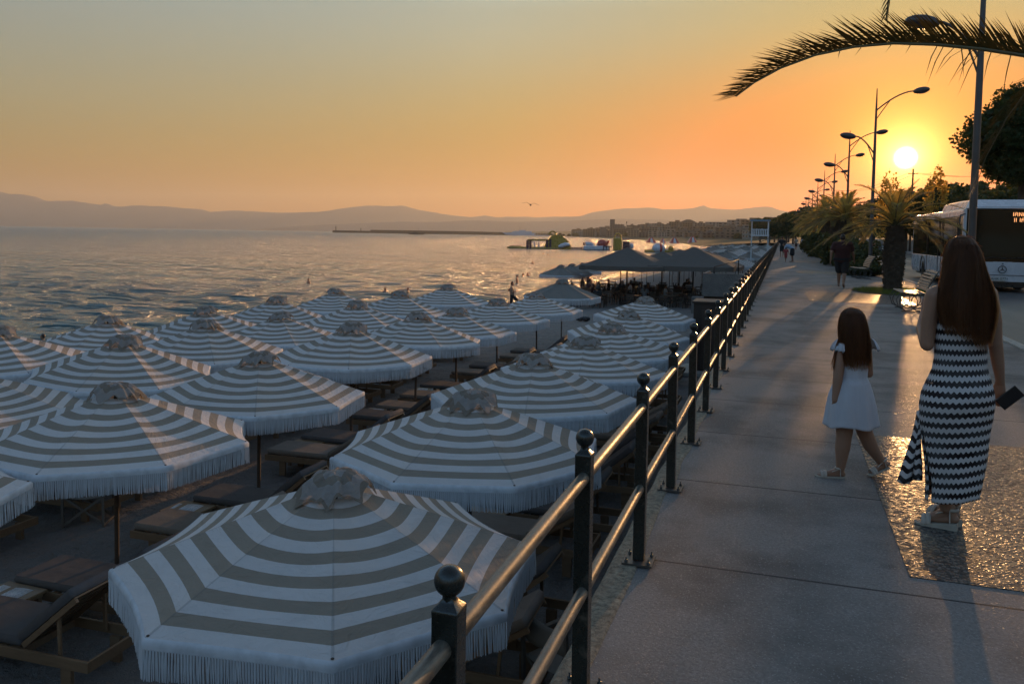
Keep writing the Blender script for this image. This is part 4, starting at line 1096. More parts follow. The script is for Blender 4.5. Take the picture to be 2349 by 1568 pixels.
r = empty('inflatable_tower', base(1416, 256), RZ, 'tall yellow inflatable climbing tower with ring on top', 'inflatable tower', GI); r.scale = (.85, .85, .74)
mb = MB(); mb.box((0, 0, 2.6), (3.0, 3, 5.2)); mb.build('tower', M_YEL, r, bevel=.35)
mb = MB(); mb.tube([(.1 + 1.15 * math.cos(a), 0, 5.4 + 1.7 * math.sin(a)) for a in np.linspace(-.3, math.pi + .3, 15)], .33, 9); mb.build('ring', M_YEL, r)
mb = MB(); mb.box((3.1, 0, 1.9), (2.4, 2.6, 3.8)); mb.tube([(1.7, 0, 4.6), (4.4, 0, 4.6)], .35, 9); mb.build('side_block', M_NAVY, r, bevel=.3)
mb = MB(); mb.ball((5.2, 0, 1.9), (.9, .9, 1.2)); mb.ball((3.7, -.8, 3.3), (.5, .5, .6)); mb.build('bumper', M_WHT, r)
mb = MB()
for x in (-5.0, -3.9, -2.8): mb.tube([(x, 0, 0), (x, 0, 1.5)], .2, 8)
mb.tube([(-5.1, 0, 1.6), (-1.9, 0, 1.6)], .2, 8); mb.build('rail', M_NAVY, r)
r = empty('inflatable_dome', base(1512, 235), RZ, 'white and red inflatable dome float at the right end of the water park', 'inflatable float', GI)
mb = MB(); mb.ball((0, 0, 1.2), (2.0, 1.6, 1.5)); mb.build('dome', M_WHT, r); mb = MB(); mb.ball((.3, -.3, 1.25), (.8, 1.4, 1.45)); mb.build('panel', M_RED, r)
mb = MB(); mb.tube([(-4, 0, .3), (4.5, 0, .4)], .5, 9); mb.ball((3.4, 0, 1.2), .8); mb.build('pontoon', M_YEL, r)
for px, nm, hh in ((1483, 'red and white striped inflatable pyramid, leftmost of the far water park', 5.0), (1510, 'low rounded red inflatable between the far pyramids', 4.2), (1536, 'red inflatable pyramid, second of the two far pyramids', 5.2), (1578, 'pale red inflatable arch closest to the lifeguard platform', 6.5)):
    w = 560; r = empty('inflatable_pyramid', base(px + 10, w), RZ + .1, nm, 'inflatable float', 'floats of the far water park'); r.scale = (.8, .8, .72)
    mb = MB(); W = 7 if hh != 4.2 else 3.6
    mb.loft([[Vector((x * W * .5 * k, y * 2.5 * k, z)) for x, y in ((-1, -1), (1, -1), (1, 1), (-1, 1))] for k, z in ((1.2, 0), (.85, hh * .4), (.45, hh * .85), (.3, hh))], smooth=False); mb.build('body', M_RED, r, bevel=.3)
    mb = MB(); mb.loft([[Vector((x * W * .17 * k, y * 2.6 * k, z)) for x, y in ((-1, -1), (1, -1), (1, 1), (-1, 1))] for k, z in ((1.2, .1), (.85, hh * .42), (.45, hh * .88))], smooth=False); mb.build('panel', M_WHT, r)

# ---------------------------------------------------------------- harbour and town
def stone(name, c, sc=.2): return simple(name, c, .9, 0, .3, sc)
M_BRK = stone('breakwater_rock', (.075, .065, .055))
mb = MB(); pts = [(763, 2250), (850, 2280), (1000, 2320), (1110, 2350), (1180, 2370), (1262, 2400)]
P = [base(px, w) for px, w in pts]
for a, b, h in zip(P, P[1:], (6.5, 9.5, 9.5, 9.0, 7, 5)):
    mb.beam(a + Vector((0, 0, h / 2 - .5)), b + Vector((0, 0, h / 2 - .5)), 18, h)
bw = empty('breakwater', (0, 0, 0), 0, 'long low dark harbour breakwater stretching out into the gulf', 'breakwater'); mb.build('mole', M_BRK, bw)
mb = MB(); mb.lathe([(1.6, 0), (1.2, 5), (1.2, 9), (1.8, 9.2), (1.0, 11), (.2, 13), (.15, 18)], 10, P[0] + Vector((10, 0, 5))); mb.build('beacon', M_BRK, bw)
mb = MB(); mb.lathe([(1.2, 0), (1, 7), (.2, 9)], 10, P[1] + Vector((-30, 0, 5))); mb.build('beacon', M_BRK, bw)
q = base(955, 1500); r = empty('fishing_boat', q, RZ, 'small dark fishing boat moored before the breakwater', 'boat')
mb = MB(); mb.loft([[Vector((x, y * (1 - .5 * abs(x) / 14) * (.6 + .4 * z / 3), z)) for x, z in ((-13, .2), (13, .2), (15, 3), (-15, 3))] for y in (-2.5, 2.5)], smooth=False); mb.build('hull', M_BRK, r)
mb = MB(); mb.box((-3, 0, 4), (8, 3.5, 2.4)); mb.build('cabin', M_BRK, r); mb = MB(); mb.tube([(4, 0, 3), (4, 0, 13)], .2, 6); mb.build('mast', M_BRK, r)
q = base(1192, 2000); r = empty('ferry', q, RZ, 'white fast ferry moored at the root of the breakwater', 'ferry')
mb = MB(); sec = [(-34, 2.5), (-20, 1.0), (34, .5), (38, 7.0), (20, 7.5), (-30, 7.0), (-44, 8.5)]
mb.loft([[Vector((x, y, z)) for x, z in sec] for y in (-6, 6)], smooth=False); mb.build('hull', M_WHT, r)
mb = MB(); mb.loft([[Vector((x, y, z)) for x, z in ((-22, 7), (30, 7), (28, 11), (-14, 11))] for y in (-5, 5)], smooth=False); mb.box((6, 0, 12.2), (16, 7, 2.6)); mb.build('superstructure', M_WHT, r)
mb = MB(); mb.tube([(0, 0, 12), (0, 0, 24)], .25, 6); mb.tube([(14, 0, 12), (14, 0, 18)], .25, 6); mb.build('mast', M_BRK, r)
for k, px in enumerate((1228, 1233, 1239, 1246, 1252, 1258, 1266, 1274, 1281, 1290)):
    mb = MB(); mb.loft([[Vector((x, y, z)) for x, z in ((-5, .1), (5, .1), (6.5, 2), (-5.5, 2))] for y in (-1.4, 1.4)], smooth=False); mb.tube([(0, 0, 1), (0, 0, 17 + 5 * rng.random())], .16, 5)
    thing1(mb, 'sailing_boat', M_WHT, 'small moored sailing boat, %s mast from the left in the marina' % nth(k + 1), 'sailing boat', 'sailing boats in the marina', loc=base(px, 2050 + 12 * k))
# buildings
M_B = [simple('backlit_cream', (.20, .165, .13), .85, 0, .12, .05), simple('backlit_white', (.26, .235, .20), .85, 0, .12, .05), simple('backlit_ochre', (.16, .115, .08), .85, 0, .12, .05), simple('backlit_grey', (.13, .118, .105), .85, 0, .12, .05)]  # wall colours darkened: the shade of the back-lit town is put in here
M_WIN = simple('dark_glazing', (.02, .022, .025), .15)
def building(W, D, F, kind, mat):
    r = empty('apartment_building', (0, 0, 0), 0, 'x', 'building', 'apartment blocks on the slope across the bay')
    H = F * 3.1; mb = MB(); mb.box((0, 0, H / 2 - 2), (W, D, H + 4)); mb.box((0, 0, H + .2), (W + .5, D + .5, .5))
    if kind % 2: mb.box((W * .15, 0, H + 1.6), (W * .35, D * .4, 2.6))
    mb.build('wall', mat, r)
    mb = MB(); nb = max(2, int(W / 4.2))
    for f in range(F):
        for k in range(nb): mb.box((-W / 2 + (k + .5) * W / nb, -D / 2 - .03, f * 3.1 + 1.7), (W / nb * .5, .12, 1.6))
        for k in range(2): mb.box((-W / 2 - .03, -D / 4 + k * D / 2, f * 3.1 + 1.7), (.12, D * .2, 1.6))
    mb.build('windows', M_WIN, r)
    if kind != 2:
        mb = MB()
        for f in range(1, F): mb.box((0, -D / 2 - .7, f * 3.1 + .35), (W * .92, 1.5, .9))
        mb.build('balconies', mat, r)
    return r
BL = [building(18, 12, 4, 1, M_B[0]), building(14, 12, 3, 2, M_B[1]), building(24, 14, 5, 3, M_B[2]), building(12, 11, 4, 0, M_B[1]), building(16, 12, 3, 1, M_B[3])]
bu = [False] * 5
skyline = [(1300, 525), (1330, 526), (1380, 522), (1440, 517), (1480, 514), (1520, 513), (1560, 511), (1600, 509), (1660, 509), (1700, 505), (1740, 504), (1790, 498)]
tiers = ((.0, 1.0), (.35, .93), (.62, .86), (1.0, .80))
for t, (f, wf) in enumerate(tiers):
    px = 1316 + 7 * t; bi = 0
    while px < 1796:
        top = np.interp(px, [a for a, _ in skyline], [b for _, b in skyline]); w = float(np.interp(px, [1300, 1500, 1700, 1800], [2250, 1500, 950, 760])) * wf
        hor = 517 + .0157 * px; k = rng.randrange(5); Hh = (4, 3, 5, 4, 3)[k] * 3.1
        y = hor - (hor - top) * (1 - f * .92) + rng.uniform(-1.2, 1.8)
        p = ray_at(px, y, w); z = p.z - Hh
        if z < -2.5: z = -2.5
        bi += 1; lab = 'pale apartment block, %s from the left in the %s tier of the town' % (nth(bi), ('hilltop', 'upper', 'middle', 'lowest')[t])
        rz = RZ * .6 + rng.uniform(-.35, .35)
        sc = rng.uniform(.8, 1.15)
        if not bu[k]: o = BL[k]; bu[k] = True; o.location = (p.x, p.y, z); o.rotation_euler = (0, 0, rz); o['label'] = lab
        else: o = copy_tree(BL[k], loc=(p.x, p.y, z), rz=rz, scale=(sc, 1, rng.uniform(.85, 1.1)), label=lab)
        px += rng.uniform(.75, 1.35) * (18, 14, 24, 12, 16)[k] * 1897 / w * sc * .92
p = ray_at(1405, 503, 1500)
r = empty('tower_building', (p.x, p.y, p.z - 28), RZ, 'tall stepped tower block standing above the town, dark against the sky', 'building')
mb = MB(); mb.box((0, 0, 12), (8, 9, 32)); mb.box((12, 0, 8), (18, 10, 22)); mb.box((-16, 0, 6), (10, 9, 16)); mb.build('wall', M_B[3], r)
mb = MB()
for f in range(7):
    for x in (-2, 2, 6, 11, 16): mb.box((x, -5.05, f * 3.1 + .5), (1.6, .15, 1.5))
mb.build('windows', M_WIN, r)
p = ray_at(1580, 505, 1300); mb = MB(); mb.loft([[Vector((x, y, z)) for x, y in ((-a_, -8), (a_, -8), (a_, 8), (-a_, 8))] for a_, z in ((16, 0), (16, 14), (10, 18), (3, 21))], smooth=False)
thing1(mb, 'gabled_building', M_B[3], 'large gabled hall roof rising over the town skyline', 'building', loc=(p.x, p.y, p.z - 20))
for px, h in ((1437, 30), (1451, 28)):
    p = ray_at(px, 532, 1700); mb = MB(); mb.tube([(0, 0, 0), (0, 0, h)], [.7, .35], 6)
    if h == 30: mb.box((0, 0, h), (2, 2, 4))
    thing1(mb, 'radio_mast', M_BRK, 'thin %s mast above the harbour trees' % ('head topped' if h == 30 else 'plain'), 'mast', loc=(p.x, p.y, -2))

# ---------------------------------------------------------------- vegetation
def leaf_mat(name, c, tr, amt=.35):
    n = NT(name); g = n.new('ShaderNodeObjectInfo'); f = n.noise(n.coord('Object'), 1.3, 3)
    return cloth_trans(n, n.mix(f, tuple(x * .55 for x in c), tuple(x * 1.35 for x in c)), tr, amt, .55)
M_PALM = leaf_mat('palm_leaflet', (.08, .085, .035), (.7, .48, .12), .5); M_PALM_SHADED = leaf_mat('shaded_palm_leaflet', (.05, .055, .022), (.2, .13, .03), .12); M_LEAF = leaf_mat('ficus_leaf', (.035, .055, .02), (.12, .14, .03), .3)  # second palm leaflet is a darkened copy: back-lit silhouette put into its colour
M_LEAF2 = leaf_mat('poplar_leaf', (.08, .09, .03), (.9, .55, .10), .6); M_LEAF3 = leaf_mat('shrub_leaf', (.06, .075, .03), (.16, .14, .04), .3)
M_BARK = simple('bark', (.09, .065, .045), .9, 0, .35, 5, .8); M_RACH = simple('palm_rachis', (.12, .10, .04), .6)
def frond(mb, ml, P, leaf=.42, n=70, w=.016, rad=.02, sr=None, up=Vector((0, 0, 1)), hang=0.0, twist=0.0, bunch=1.0, lift=.42):
    """a pinnate palm leaf along the points P: the rachis goes into mb, the leaflets into ml"""
    sr = sr or rng; P = [Vector(p) for p in P]
    mb.tube(P, [rad * (1 - .8 * i / (len(P) - 1)) for i in range(len(P))], 6)
    cum = [0]
    for a, b in zip(P, P[1:]): cum.append(cum[-1] + (b - a).length)
    for j in range(n):
        t = .12 + .88 * j / n; s = t * cum[-1]; k = 0
        while k < len(P) - 2 and cum[k + 1] < s: k += 1
        q = P[k].lerp(P[k + 1], (s - cum[k]) / (cum[k + 1] - cum[k])); d = (P[k + 1] - P[k]).normalized()
        side = d.cross(up).normalized(); nu = side.cross(d).normalized()
        for sgn in (-1, 1):
            L = leaf * (math.sin(math.pi * min(1, .12 + .80 * t)) ** .6) * sr.uniform(.8, 1.15); 
            ang = twist * sgn
            v = (d * (.75 + .5 * t) + side * sgn * .75 * bunch + nu * (lift + sr.uniform(-.12, .25)) ).normalized()
            dr = Vector((0, 0, -1)) * (hang + sr.uniform(0, .25)) * L
            a = q; b = q + v * L * .5 + dr * .12; c = q + v * L + dr * .6
            wd = nu.cross(v).normalized() * w
            ml.add([a - wd * .5, a + wd * .5, b + wd * .6, b - wd * .6, c], [(0, 1, 2, 3), (3, 2, 4)])
def arc(c, az, el, L, droop, n=9):
    pts = [Vector(c)]; d = Vector((math.cos(az) * math.cos(el), math.sin(az) * math.cos(el), math.sin(el)))
    for k in range(n):
        pts.append(pts[-1] + d * L / n); d = (d + Vector((0, 0, -droop / n))).normalized()
    return pts
def palm_trunk(h, prof):
    mb = MB(); mb.lathe(prof, 20)
    k = 0; z = .06
    while z < h - .05:
        r = float(np.interp(z, [p[1] for p in prof], [p[0] for p in prof]))
        m = max(7, int(r * 30))
        for j in range(m):
            a = 2 * math.pi * (j + .5 * (k % 2)) / m + rng.uniform(-.06, .06); d = Vector((math.cos(a), math.sin(a), 0)); t = Vector((-d.y, d.x, 0)); o = d * r + Vector((0, 0, z)); l = rng.uniform(.035, .07)
            wv = 3.1 * r / m
            mb.add([o - t * wv, o + t * wv, o + Vector((0, 0, .09)) + t * wv * .5 + d * l, o + Vector((0, 0, .09)) - t * wv * .5 + d * l, o - Vector((0, 0, .05)) - d * .02], [(0, 3, 2, 1), (3, 0, 4), (1, 2, 4), (0, 1, 4)])
        z += .085; k += 1
    return mb
def make_palm(loc, label, h=2.1, prof=None, nf=40, L=(2.0, 2.7), seed=1, group='palm trees along the promenade', leaf=.34, nl=46, w=.018):
    sr = random.Random(seed); r = empty('palm_tree', loc, 0, label, 'palm tree', group)
    prof = prof or [(.25, 0), (.27, .35), (.31, .9), (.31, 1.25), (.26, 1.7), (.2, h)]
    palm_trunk(h, prof).build('trunk', M_BARK, r)
    mb, ml = MB(), MB()
    for k in range(nf):
        u = k / nf; az = k * 2.39996 + sr.uniform(-.2, .2); el = R(84 - 84 * u ** .9 + sr.uniform(-6, 6)); ll = sr.uniform(*L) * (.62 + .38 * u)
        frond(mb, ml, arc((0, 0, h - .1 + .15 * (1 - u)), az, el, ll, 1.0 + .55 * (1 - u) + sr.uniform(-.1, .3)), leaf, nl, w, .022, sr, hang=.35)
    cr = ml.build('crown', M_PALM, r); mb.build('leaf_stems', M_RACH, cr)
    return r
p = ground_at(2046, 668)
make_palm((3.43, 28.9, 0), 'stout palm with fat scaly trunk beside the street lamp, sun right behind its crown', 2.1, seed=4, L=(2.2, 3.0), nf=36, nl=56)
pb = make_palm((3.9, 57.0, 0), 'dark palm with drooping crown, nearest of the palms beyond the walking man', 2.9, seed=9, L=(2.8, 3.5), nf=48, leaf=.45, nl=34, w=.035, prof=[(.4, 0), (.45, .9), (.45, 2.2), (.3, 2.9)])
for i, (x, y, s) in enumerate(((4.0, 68, 1.1), (3.7, 80, 1.18), (4.1, 94, 1.1), (3.8, 112, 1.1), (4.1, 134, 1.1))):
    copy_tree(pb, loc=(x, y, 0), rz=1.1 * i + .5, scale=s, label='dark palm, %s behind the nearest one in the far row along the promenade' % ORD[i])
# overhanging palm, its trunk just out of the picture on the right
hp = ray_at(2660, 300, 10.6); h0 = hp.z
r = empty('palm_tree', (hp.x, hp.y, 0), 0, 'tall palm at the right edge whose long frond arches over the walkway', 'palm tree', 'palm trees along the promenade')
palm_trunk(h0, [(.32, 0), (.26, .6), (.24, h0 * .5), (.26, h0 - .5), (.2, h0)]).build('trunk', M_BARK, r)
loc_ = Vector((hp.x, hp.y, 0)); sr = random.Random(5)
def fr_path(pts): return [ray_at(x, y, w) - loc_ for x, y, w in pts]
def one_frond(name, path, lab=None, **k):
    mb, ml = MB(), MB(); frond(mb, ml, path, sr=sr, **k); o = ml.build('frond', M_PALM_SHADED, r); mb.build('stem', M_RACH, o)
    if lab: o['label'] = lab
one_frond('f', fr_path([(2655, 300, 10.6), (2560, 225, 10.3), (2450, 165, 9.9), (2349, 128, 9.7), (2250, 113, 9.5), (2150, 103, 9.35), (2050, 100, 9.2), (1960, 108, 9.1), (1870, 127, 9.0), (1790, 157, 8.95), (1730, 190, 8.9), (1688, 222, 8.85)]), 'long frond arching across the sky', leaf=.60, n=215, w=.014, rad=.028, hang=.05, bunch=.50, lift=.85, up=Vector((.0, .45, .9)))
# loose leaflets hanging under the long frond
ml = MB()
for x0, y0, dx, dy in ((2150, 105, -28, 72), (2165, 105, -40, 95), (2190, 108, -48, 70), (2215, 110, -70, 62), (2235, 112, -62, 88), (2250, 113, -55, 112), (2228, 112, -30, 80), (2262, 114, -80, 70), (2275, 116, -20, 75), (2320, 122, -22, 105), (2100, 103, -24, 22), (2205, 110, 6, 70), (2060, 102, -30, 20), (1990, 108, -30, 22), (1930, 118, -8, 18), (2330, 125, -60, 15)):
    a = ray_at(x0, y0, 9.4) - loc_; c = ray_at(x0 + dx, y0 + dy, 9.35 + sr.uniform(-.2, .1)) - loc_; b = a.lerp(c, .5) + Vector((0, 0, .05)) ; wv = Vector((1, .3, .2)).normalized() * .007
    ml.add([a - wv, a + wv, b + wv, b - wv, c], [(0, 1, 2, 3), (3, 2, 4)])
ml.build('hanging_leaflets', M_PALM_SHADED, r)
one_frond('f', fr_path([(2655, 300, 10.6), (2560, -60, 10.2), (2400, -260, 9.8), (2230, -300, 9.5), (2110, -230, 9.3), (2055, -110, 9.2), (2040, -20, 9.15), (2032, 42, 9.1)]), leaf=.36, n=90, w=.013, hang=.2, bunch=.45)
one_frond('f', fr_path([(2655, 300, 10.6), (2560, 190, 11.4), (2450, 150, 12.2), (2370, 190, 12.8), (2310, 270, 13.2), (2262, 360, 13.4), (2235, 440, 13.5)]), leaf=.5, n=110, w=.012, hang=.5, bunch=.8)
for k in range(26):
    az = sr.uniform(-.8, 1.5)
    mb, ml = MB(), MB(); frond(mb, ml, arc((0, 0, h0), az, R(sr.uniform(15, 80)), sr.uniform(3.2, 4.0), 1.1), .45, 60, .016, .028, sr, hang=.3); o = ml.build('frond', M_PALM, r); mb.build('stem', M_RACH, o)

def leaf_cloud(ml, n, rad, size, fn=None, seed=0, clumps=40, squash=.5):
    sr = random.Random(seed); cl = []
    for _ in range(clumps):
        while True:
            v = Vector((sr.uniform(-1, 1), sr.uniform(-1, 1), sr.uniform(-1, 1)))
            if .5 < v.length < 1: break
        v = v.normalized() * sr.uniform(.62, .95)
        cl.append((v, sr.uniform(.16, .36)))
    for j in range(n):
        v, cr = cl[sr.randrange(clumps)]
        g = Vector((sr.gauss(0, 1), sr.gauss(0, 1), sr.gauss(0, 1))); g = g.normalized() * cr * sr.uniform(.5, 1.05)
        p = v + g; p = Vector((p.x * rad[0], p.y * rad[1], p.z * rad[2]))
        a = Vector((sr.gauss(0, 1), sr.gauss(0, 1), sr.gauss(0, 1))).normalized(); b = a.cross(Vector((sr.gauss(0, 1), sr.gauss(0, 1), sr.gauss(0, 1)))).normalized(); s = size * sr.uniform(.6, 1.3)
        ml.add([p - a * s * .5, p + b * s * squash, p + a * s * .6, p - b * s * squash], [(0, 1, 2, 3)])
def tree(loc, label, rad, cz, th=None, n=9000, size=.16, mat=None, group='trees along the road', name='tree', seed=1, clumps=60, core=.62, trunk=.16, dup=None):
    r = empty(name, loc, 0, label, 'tree' if name != 'shrub' else 'shrub', group); sr = random.Random(seed)
    mb = MB(); mb.tube([(0, 0, -.2), (.05, 0, cz * .4), (0, .05, max(.3, cz - rad[2] * .4))], [trunk * 1.3, trunk, trunk * .7], 9)
    for k in range(7):
        az = k * .9 + sr.random(); e = Vector((math.cos(az) * rad[0] * .6, math.sin(az) * rad[1] * .6, cz + sr.uniform(-.2, .6) * rad[2])); s0 = Vector((0, 0, max(.3, cz - rad[2] * .7)))
        mb.tube([s0, s0.lerp(e, .5) + Vector((0, 0, .15 * rad[2])), e], [trunk * .55, trunk * .35, trunk * .12], 6)
    mb.build('trunk', M_BARK, r)
    ml = MB(); leaf_cloud(ml, n, rad, size, seed=seed, clumps=clumps)
    if core:
        sr2 = random.Random(seed + 5)
        for j in range(n // 3):
            v = Vector((sr2.gauss(0, 1), sr2.gauss(0, 1), sr2.gauss(0, 1))).normalized() * sr2.uniform(.2, core + .12); p = Vector((v.x * rad[0], v.y * rad[1], v.z * rad[2])); a = Vector((sr2.gauss(0, 1), sr2.gauss(0, 1), sr2.gauss(0, 1))).normalized(); b = a.orthogonal().normalized(); s = size * 2.2
            ml.add([p - a * s * .5, p + b * s * .5, p + a * s * .5, p - b * s * .5], [(0, 1, 2, 3)])
    o = ml.build('crown', mat or M_LEAF, r, loc=(0, 0, cz))
    return r
p = ray_at(2350, 312, 44)
tree((p.x, p.y, -.14), 'large dense round crowned tree rising behind the bus at the right edge', (2.75, 2.7, 2.5), p.z, n=30000, size=.17, seed=2, clumps=130, core=.8, trunk=.2)
for px, ty, w, lab, sd in ((2041, 388, 78, 'airy poplar left of the sun, lit through its leaves', 3), (2152, 374, 78, 'airy poplar right of the sun, beside the power pole', 4)):
    p = ray_at(px, ty, w); tree((p.x, p.y, -.14), lab, (1.0, 1.0, (p.z - 1.5) / 2), 1.5 + (p.z - 1.5) / 2, n=1700, size=.2, mat=M_LEAF2, seed=sd, clumps=60, core=0, trunk=.1, group='poplars by the road', name='poplar_tree')
ft = [tree((0, 0, 0), 'x', (3.2, 3.2, 2.6), 4.6, n=5200, size=.34, seed=20 + k, clumps=50, mat=(M_LEAF, M_LEAF3, M_LEAF)[k], trunk=.2) for k in range(3)]
fb = [False] * 3; TL = []
spots = [(17.4, 76, .82), (17.0, 86, .9), (18.0, 96, 1.0), (17.2, 107, 1.1), (17.8, 119, 1.12), (17.0, 131, 1.15), (18.2, 144, 1.2), (17.5, 158, 1.25), (17.0, 174, 1.25), (18, 192, 1.3), (17, 212, 1.3), (18, 235, 1.4), (17, 262, 1.4), (18, 295, 1.5), (17, 330, 1.6),
         (5.5, 152, .95), (6.0, 172, 1.1), (5.2, 196, 1.15), (6.2, 222, 1.25), (3.0, 238, 1.1), (5.6, 252, 1.35), (1.5, 270, 1.25), (4.5, 290, 1.5), (-1.0, 305, 1.2), (2.5, 325, 1.5), (-4.5, 345, 1.35), (0.5, 360, 1.6), (-9, 385, 1.4), (-3.0, 400, 1.6), (24, 100, 1.2), (25, 125, 1.3), (26, 150, 1.5), (27, 180, 1.6), (28, 220, 1.8)]
for i, (x, y, s) in enumerate(spots):
    k = i % 3; side = 'across the road' if 15 < x < 20 else 'on the promenade side' if x < 15 else 'behind the boundary wall'
    m_ = TL.count(side); TL.append(side)
    lab = 'leafy tree %s, %s' % (side, ('nearest one' if m_ == 0 else '%s one from the camera' % (ORD + ['thirteenth', 'fourteenth', 'fifteenth', 'sixteenth'])[m_]))
    if not fb[k]: o = ft[k]; fb[k] = True; o.location = (x, y, -.1); o.scale = (s,) * 3; o['label'] = lab
    else: o = copy_tree(ft[k], loc=(x, y, -.1), rz=i * 1.3, scale=s, label=lab)
# far shore trees
sh = tree((0, 0, 0), 'x', (5, 5, 4.2), 5, n=1500, size=.9, seed=31, clumps=30, group='dark trees along the far shore', trunk=.3)
first = True
for i in range(70):
    t = i / 69; px = 1262 + (1795 - 1262) * t + rng.uniform(-3, 3); w = float(np.interp(px, [1250, 1500, 1700, 1800], [2150, 1330, 820, 640])) * rng.uniform(.9, 1.0)
    p = ray_at(px, 540, w); s = rng.uniform(.6, 1.15) * (1.1 if 1430 < px < 1500 or 1395 < px < 1420 else .9)
    lab = 'dark bushy tree on the far shore, %s from the left before the town' % nth(i + 1)
    if first: sh.location = (p.x, p.y, -3.0); sh['label'] = lab; first = False
    else: copy_tree(sh, loc=(p.x, p.y, -3.2), rz=i, scale=(s * 1.1, s * 1.1, s), label=lab)
# shrubs in the planting strip
sb = tree((0, 0, 0), 'x', (.85, .85, .7), .62, n=1800, size=.11, seed=41, clumps=26, mat=M_LEAF3, name='shrub', group='shrubs in the planting strip', trunk=.03)
for i in range(30):
    y = 45 + i * 2.1 + rng.uniform(-.4, .4); x = 3.75 + rng.uniform(-.3, .35); s = rng.uniform(.85, 1.5) * (1 + i * .012)
    lab = 'leafy shrub in the planting strip past the walking man, %s from the near end' % nth(i + 1)
    if i == 0: sb.location = (x, y, 0); sb['label'] = lab
    else: copy_tree(sb, loc=(x, y, 0), rz=i, scale=s, label=lab)
mb = MB(); sr = random.Random(3)
for _ in range(4200):
    a = sr.uniform(0, 6.28); q = sr.random() ** .5; x = 3.5 + 1.25 * q * math.cos(a); y = 28.7 + 1.9 * q * math.sin(a); h = sr.uniform(.04, .17) * (1.2 - q * .5); v = Vector((sr.uniform(-.06, .06), sr.uniform(-.06, .06), h)); t = Vector((sr.uniform(-1, 1), sr.uniform(-1, 1), 0)).normalized() * .006
    b = Vector((x, y, 0)); mb.add([b - t, b + t, b + v], [(0, 1, 2)])
tag(mb.build('grass', leaf_mat('grass_blade', (.07, .10, .025), (.2, .24, .03), .4)), kind='stuff')
mb = MB(); mb.prism([(3.5 + 1.3 * math.cos(a), 28.7 + 2.0 * math.sin(a)) for a in np.linspace(0, 2 * math.pi, 28, endpoint=False)], -.02, .012)
tag(mb.build('soil_bed', simple('soil', (.055, .05, .025), .95, 0, .4, 6, .8)), kind='structure')
r = tree((3.55, 40.5, 0), 'low dark spreading shrub beside the base of the second street lamp', (1.0, .8, .42), .35, n=2400, size=.12, seed=77, clumps=26, mat=M_LEAF3, name='shrub', group='shrubs in the planting strip', trunk=.03)

# ---------------------------------------------------------------- street furniture
M_LAMP = simple('galvanised_pole', (.10, .09, .085), .45, .5, .15, 3)
def make_lamp():
    r = empty('street_lamp', (0, 0, 0), 0, 'x', 'street lamp', 'double armed street lamps along the promenade')
    mb = MB(); mb.tube([(0, 0, 0), (0, 0, .9), (0, 0, 5.2), (0, 0, 7.6), (0, 0, 8.55)], [.095, .085, .07, .045, .02], 12); mb.lathe([(.2, 0), (.2, .03), (.12, .05)], 12); mb.build('pole', M_LAMP, r)
    def arm(z0, sx, L, rise):
        mb = MB(); pts = [Vector((sx * L * t, 0, z0 + rise * (1 - (1 - t) ** 1.7))) for t in np.linspace(0, 1, 9)]
        mb.tube(pts, [.032] * 8 + [.028], 8); mb.tube([(0, 0, z0 - .42), (sx * L * .18, 0, z0 + .02), (sx * L * .38, 0, z0 + rise * .56)], .022, 7); a = mb.build('arm', M_LAMP, r)
        mb = MB(); e = pts[-1]; M = Matrix.Rotation(-sx * R(9), 3, 'Y'); mb.ball(e + Vector((sx * .32, 0, .02)), (.36, .19, .15), 14, 9, M=M); mb.build('lamp_head', M_LAMP, a)
        mb = MB(); mb.ball(e + Vector((sx * .36, 0, -.035)), (.24, .12, .10), 12, 7, M=M); mb.build('lens', simple('lamp_lens', (.4, .36, .28), .25), a)
    arm(7.55, 1, 1.55, .85); arm(5.55, -1, .85, .85)
    return r
lamp = make_lamp()
LY = [20.3, 41.7, 57.4, 72.7, 90, 106, 123, 140, 157, 175]
for i, y in enumerate(LY):
    lab = 'double armed grey street lamp, %s from the camera along the promenade' % ORD[i]
    if i == 0: lamp.location = (3.95, y, 0); lamp['label'] = lab
    else: copy_tree(lamp, loc=(3.95, y, 0), rz=R(rng.uniform(-4, 4)), label=lab)
p = ray_at(2095, 387, 120)
r = empty('power_pole', (p.x, p.y, 0), 0, 'wooden power pole standing just below the sun between the poplars', 'power pole')
mb = MB(); mb.tube([(0, 0, -.2), (0, 0, p.z)], [.16, .11], 8); mb.build('pole', M_BARK, r); mb = MB(); mb.box((0, 0, p.z - .7), (1.3, .1, .1)); mb.build('crossarm', M_BARK, r)
for dx in (-.55, .55):
    mb = MB(); a = Vector((dx, 0, p.z - .62)); pts = [a + Vector((-9 * t + dx * t, 45 * t, -2.2 * math.sin(math.pi * t) * .5 + 0 * t)) for t in np.linspace(0, 1, 9)]; mb.tube(pts, .02, 4)
    pts = [a + Vector((16 * t, -52 * t, -2.6 * math.sin(math.pi * t) + 1.5 * t)) for t in np.linspace(0, 1, 10)]; mb.tube(pts, .02, 4); mb.build('wire', M_BARK, r)
M_SLAT = wood('bench_slat', (.16, .12, .09), (.34, .27, .2), .5)
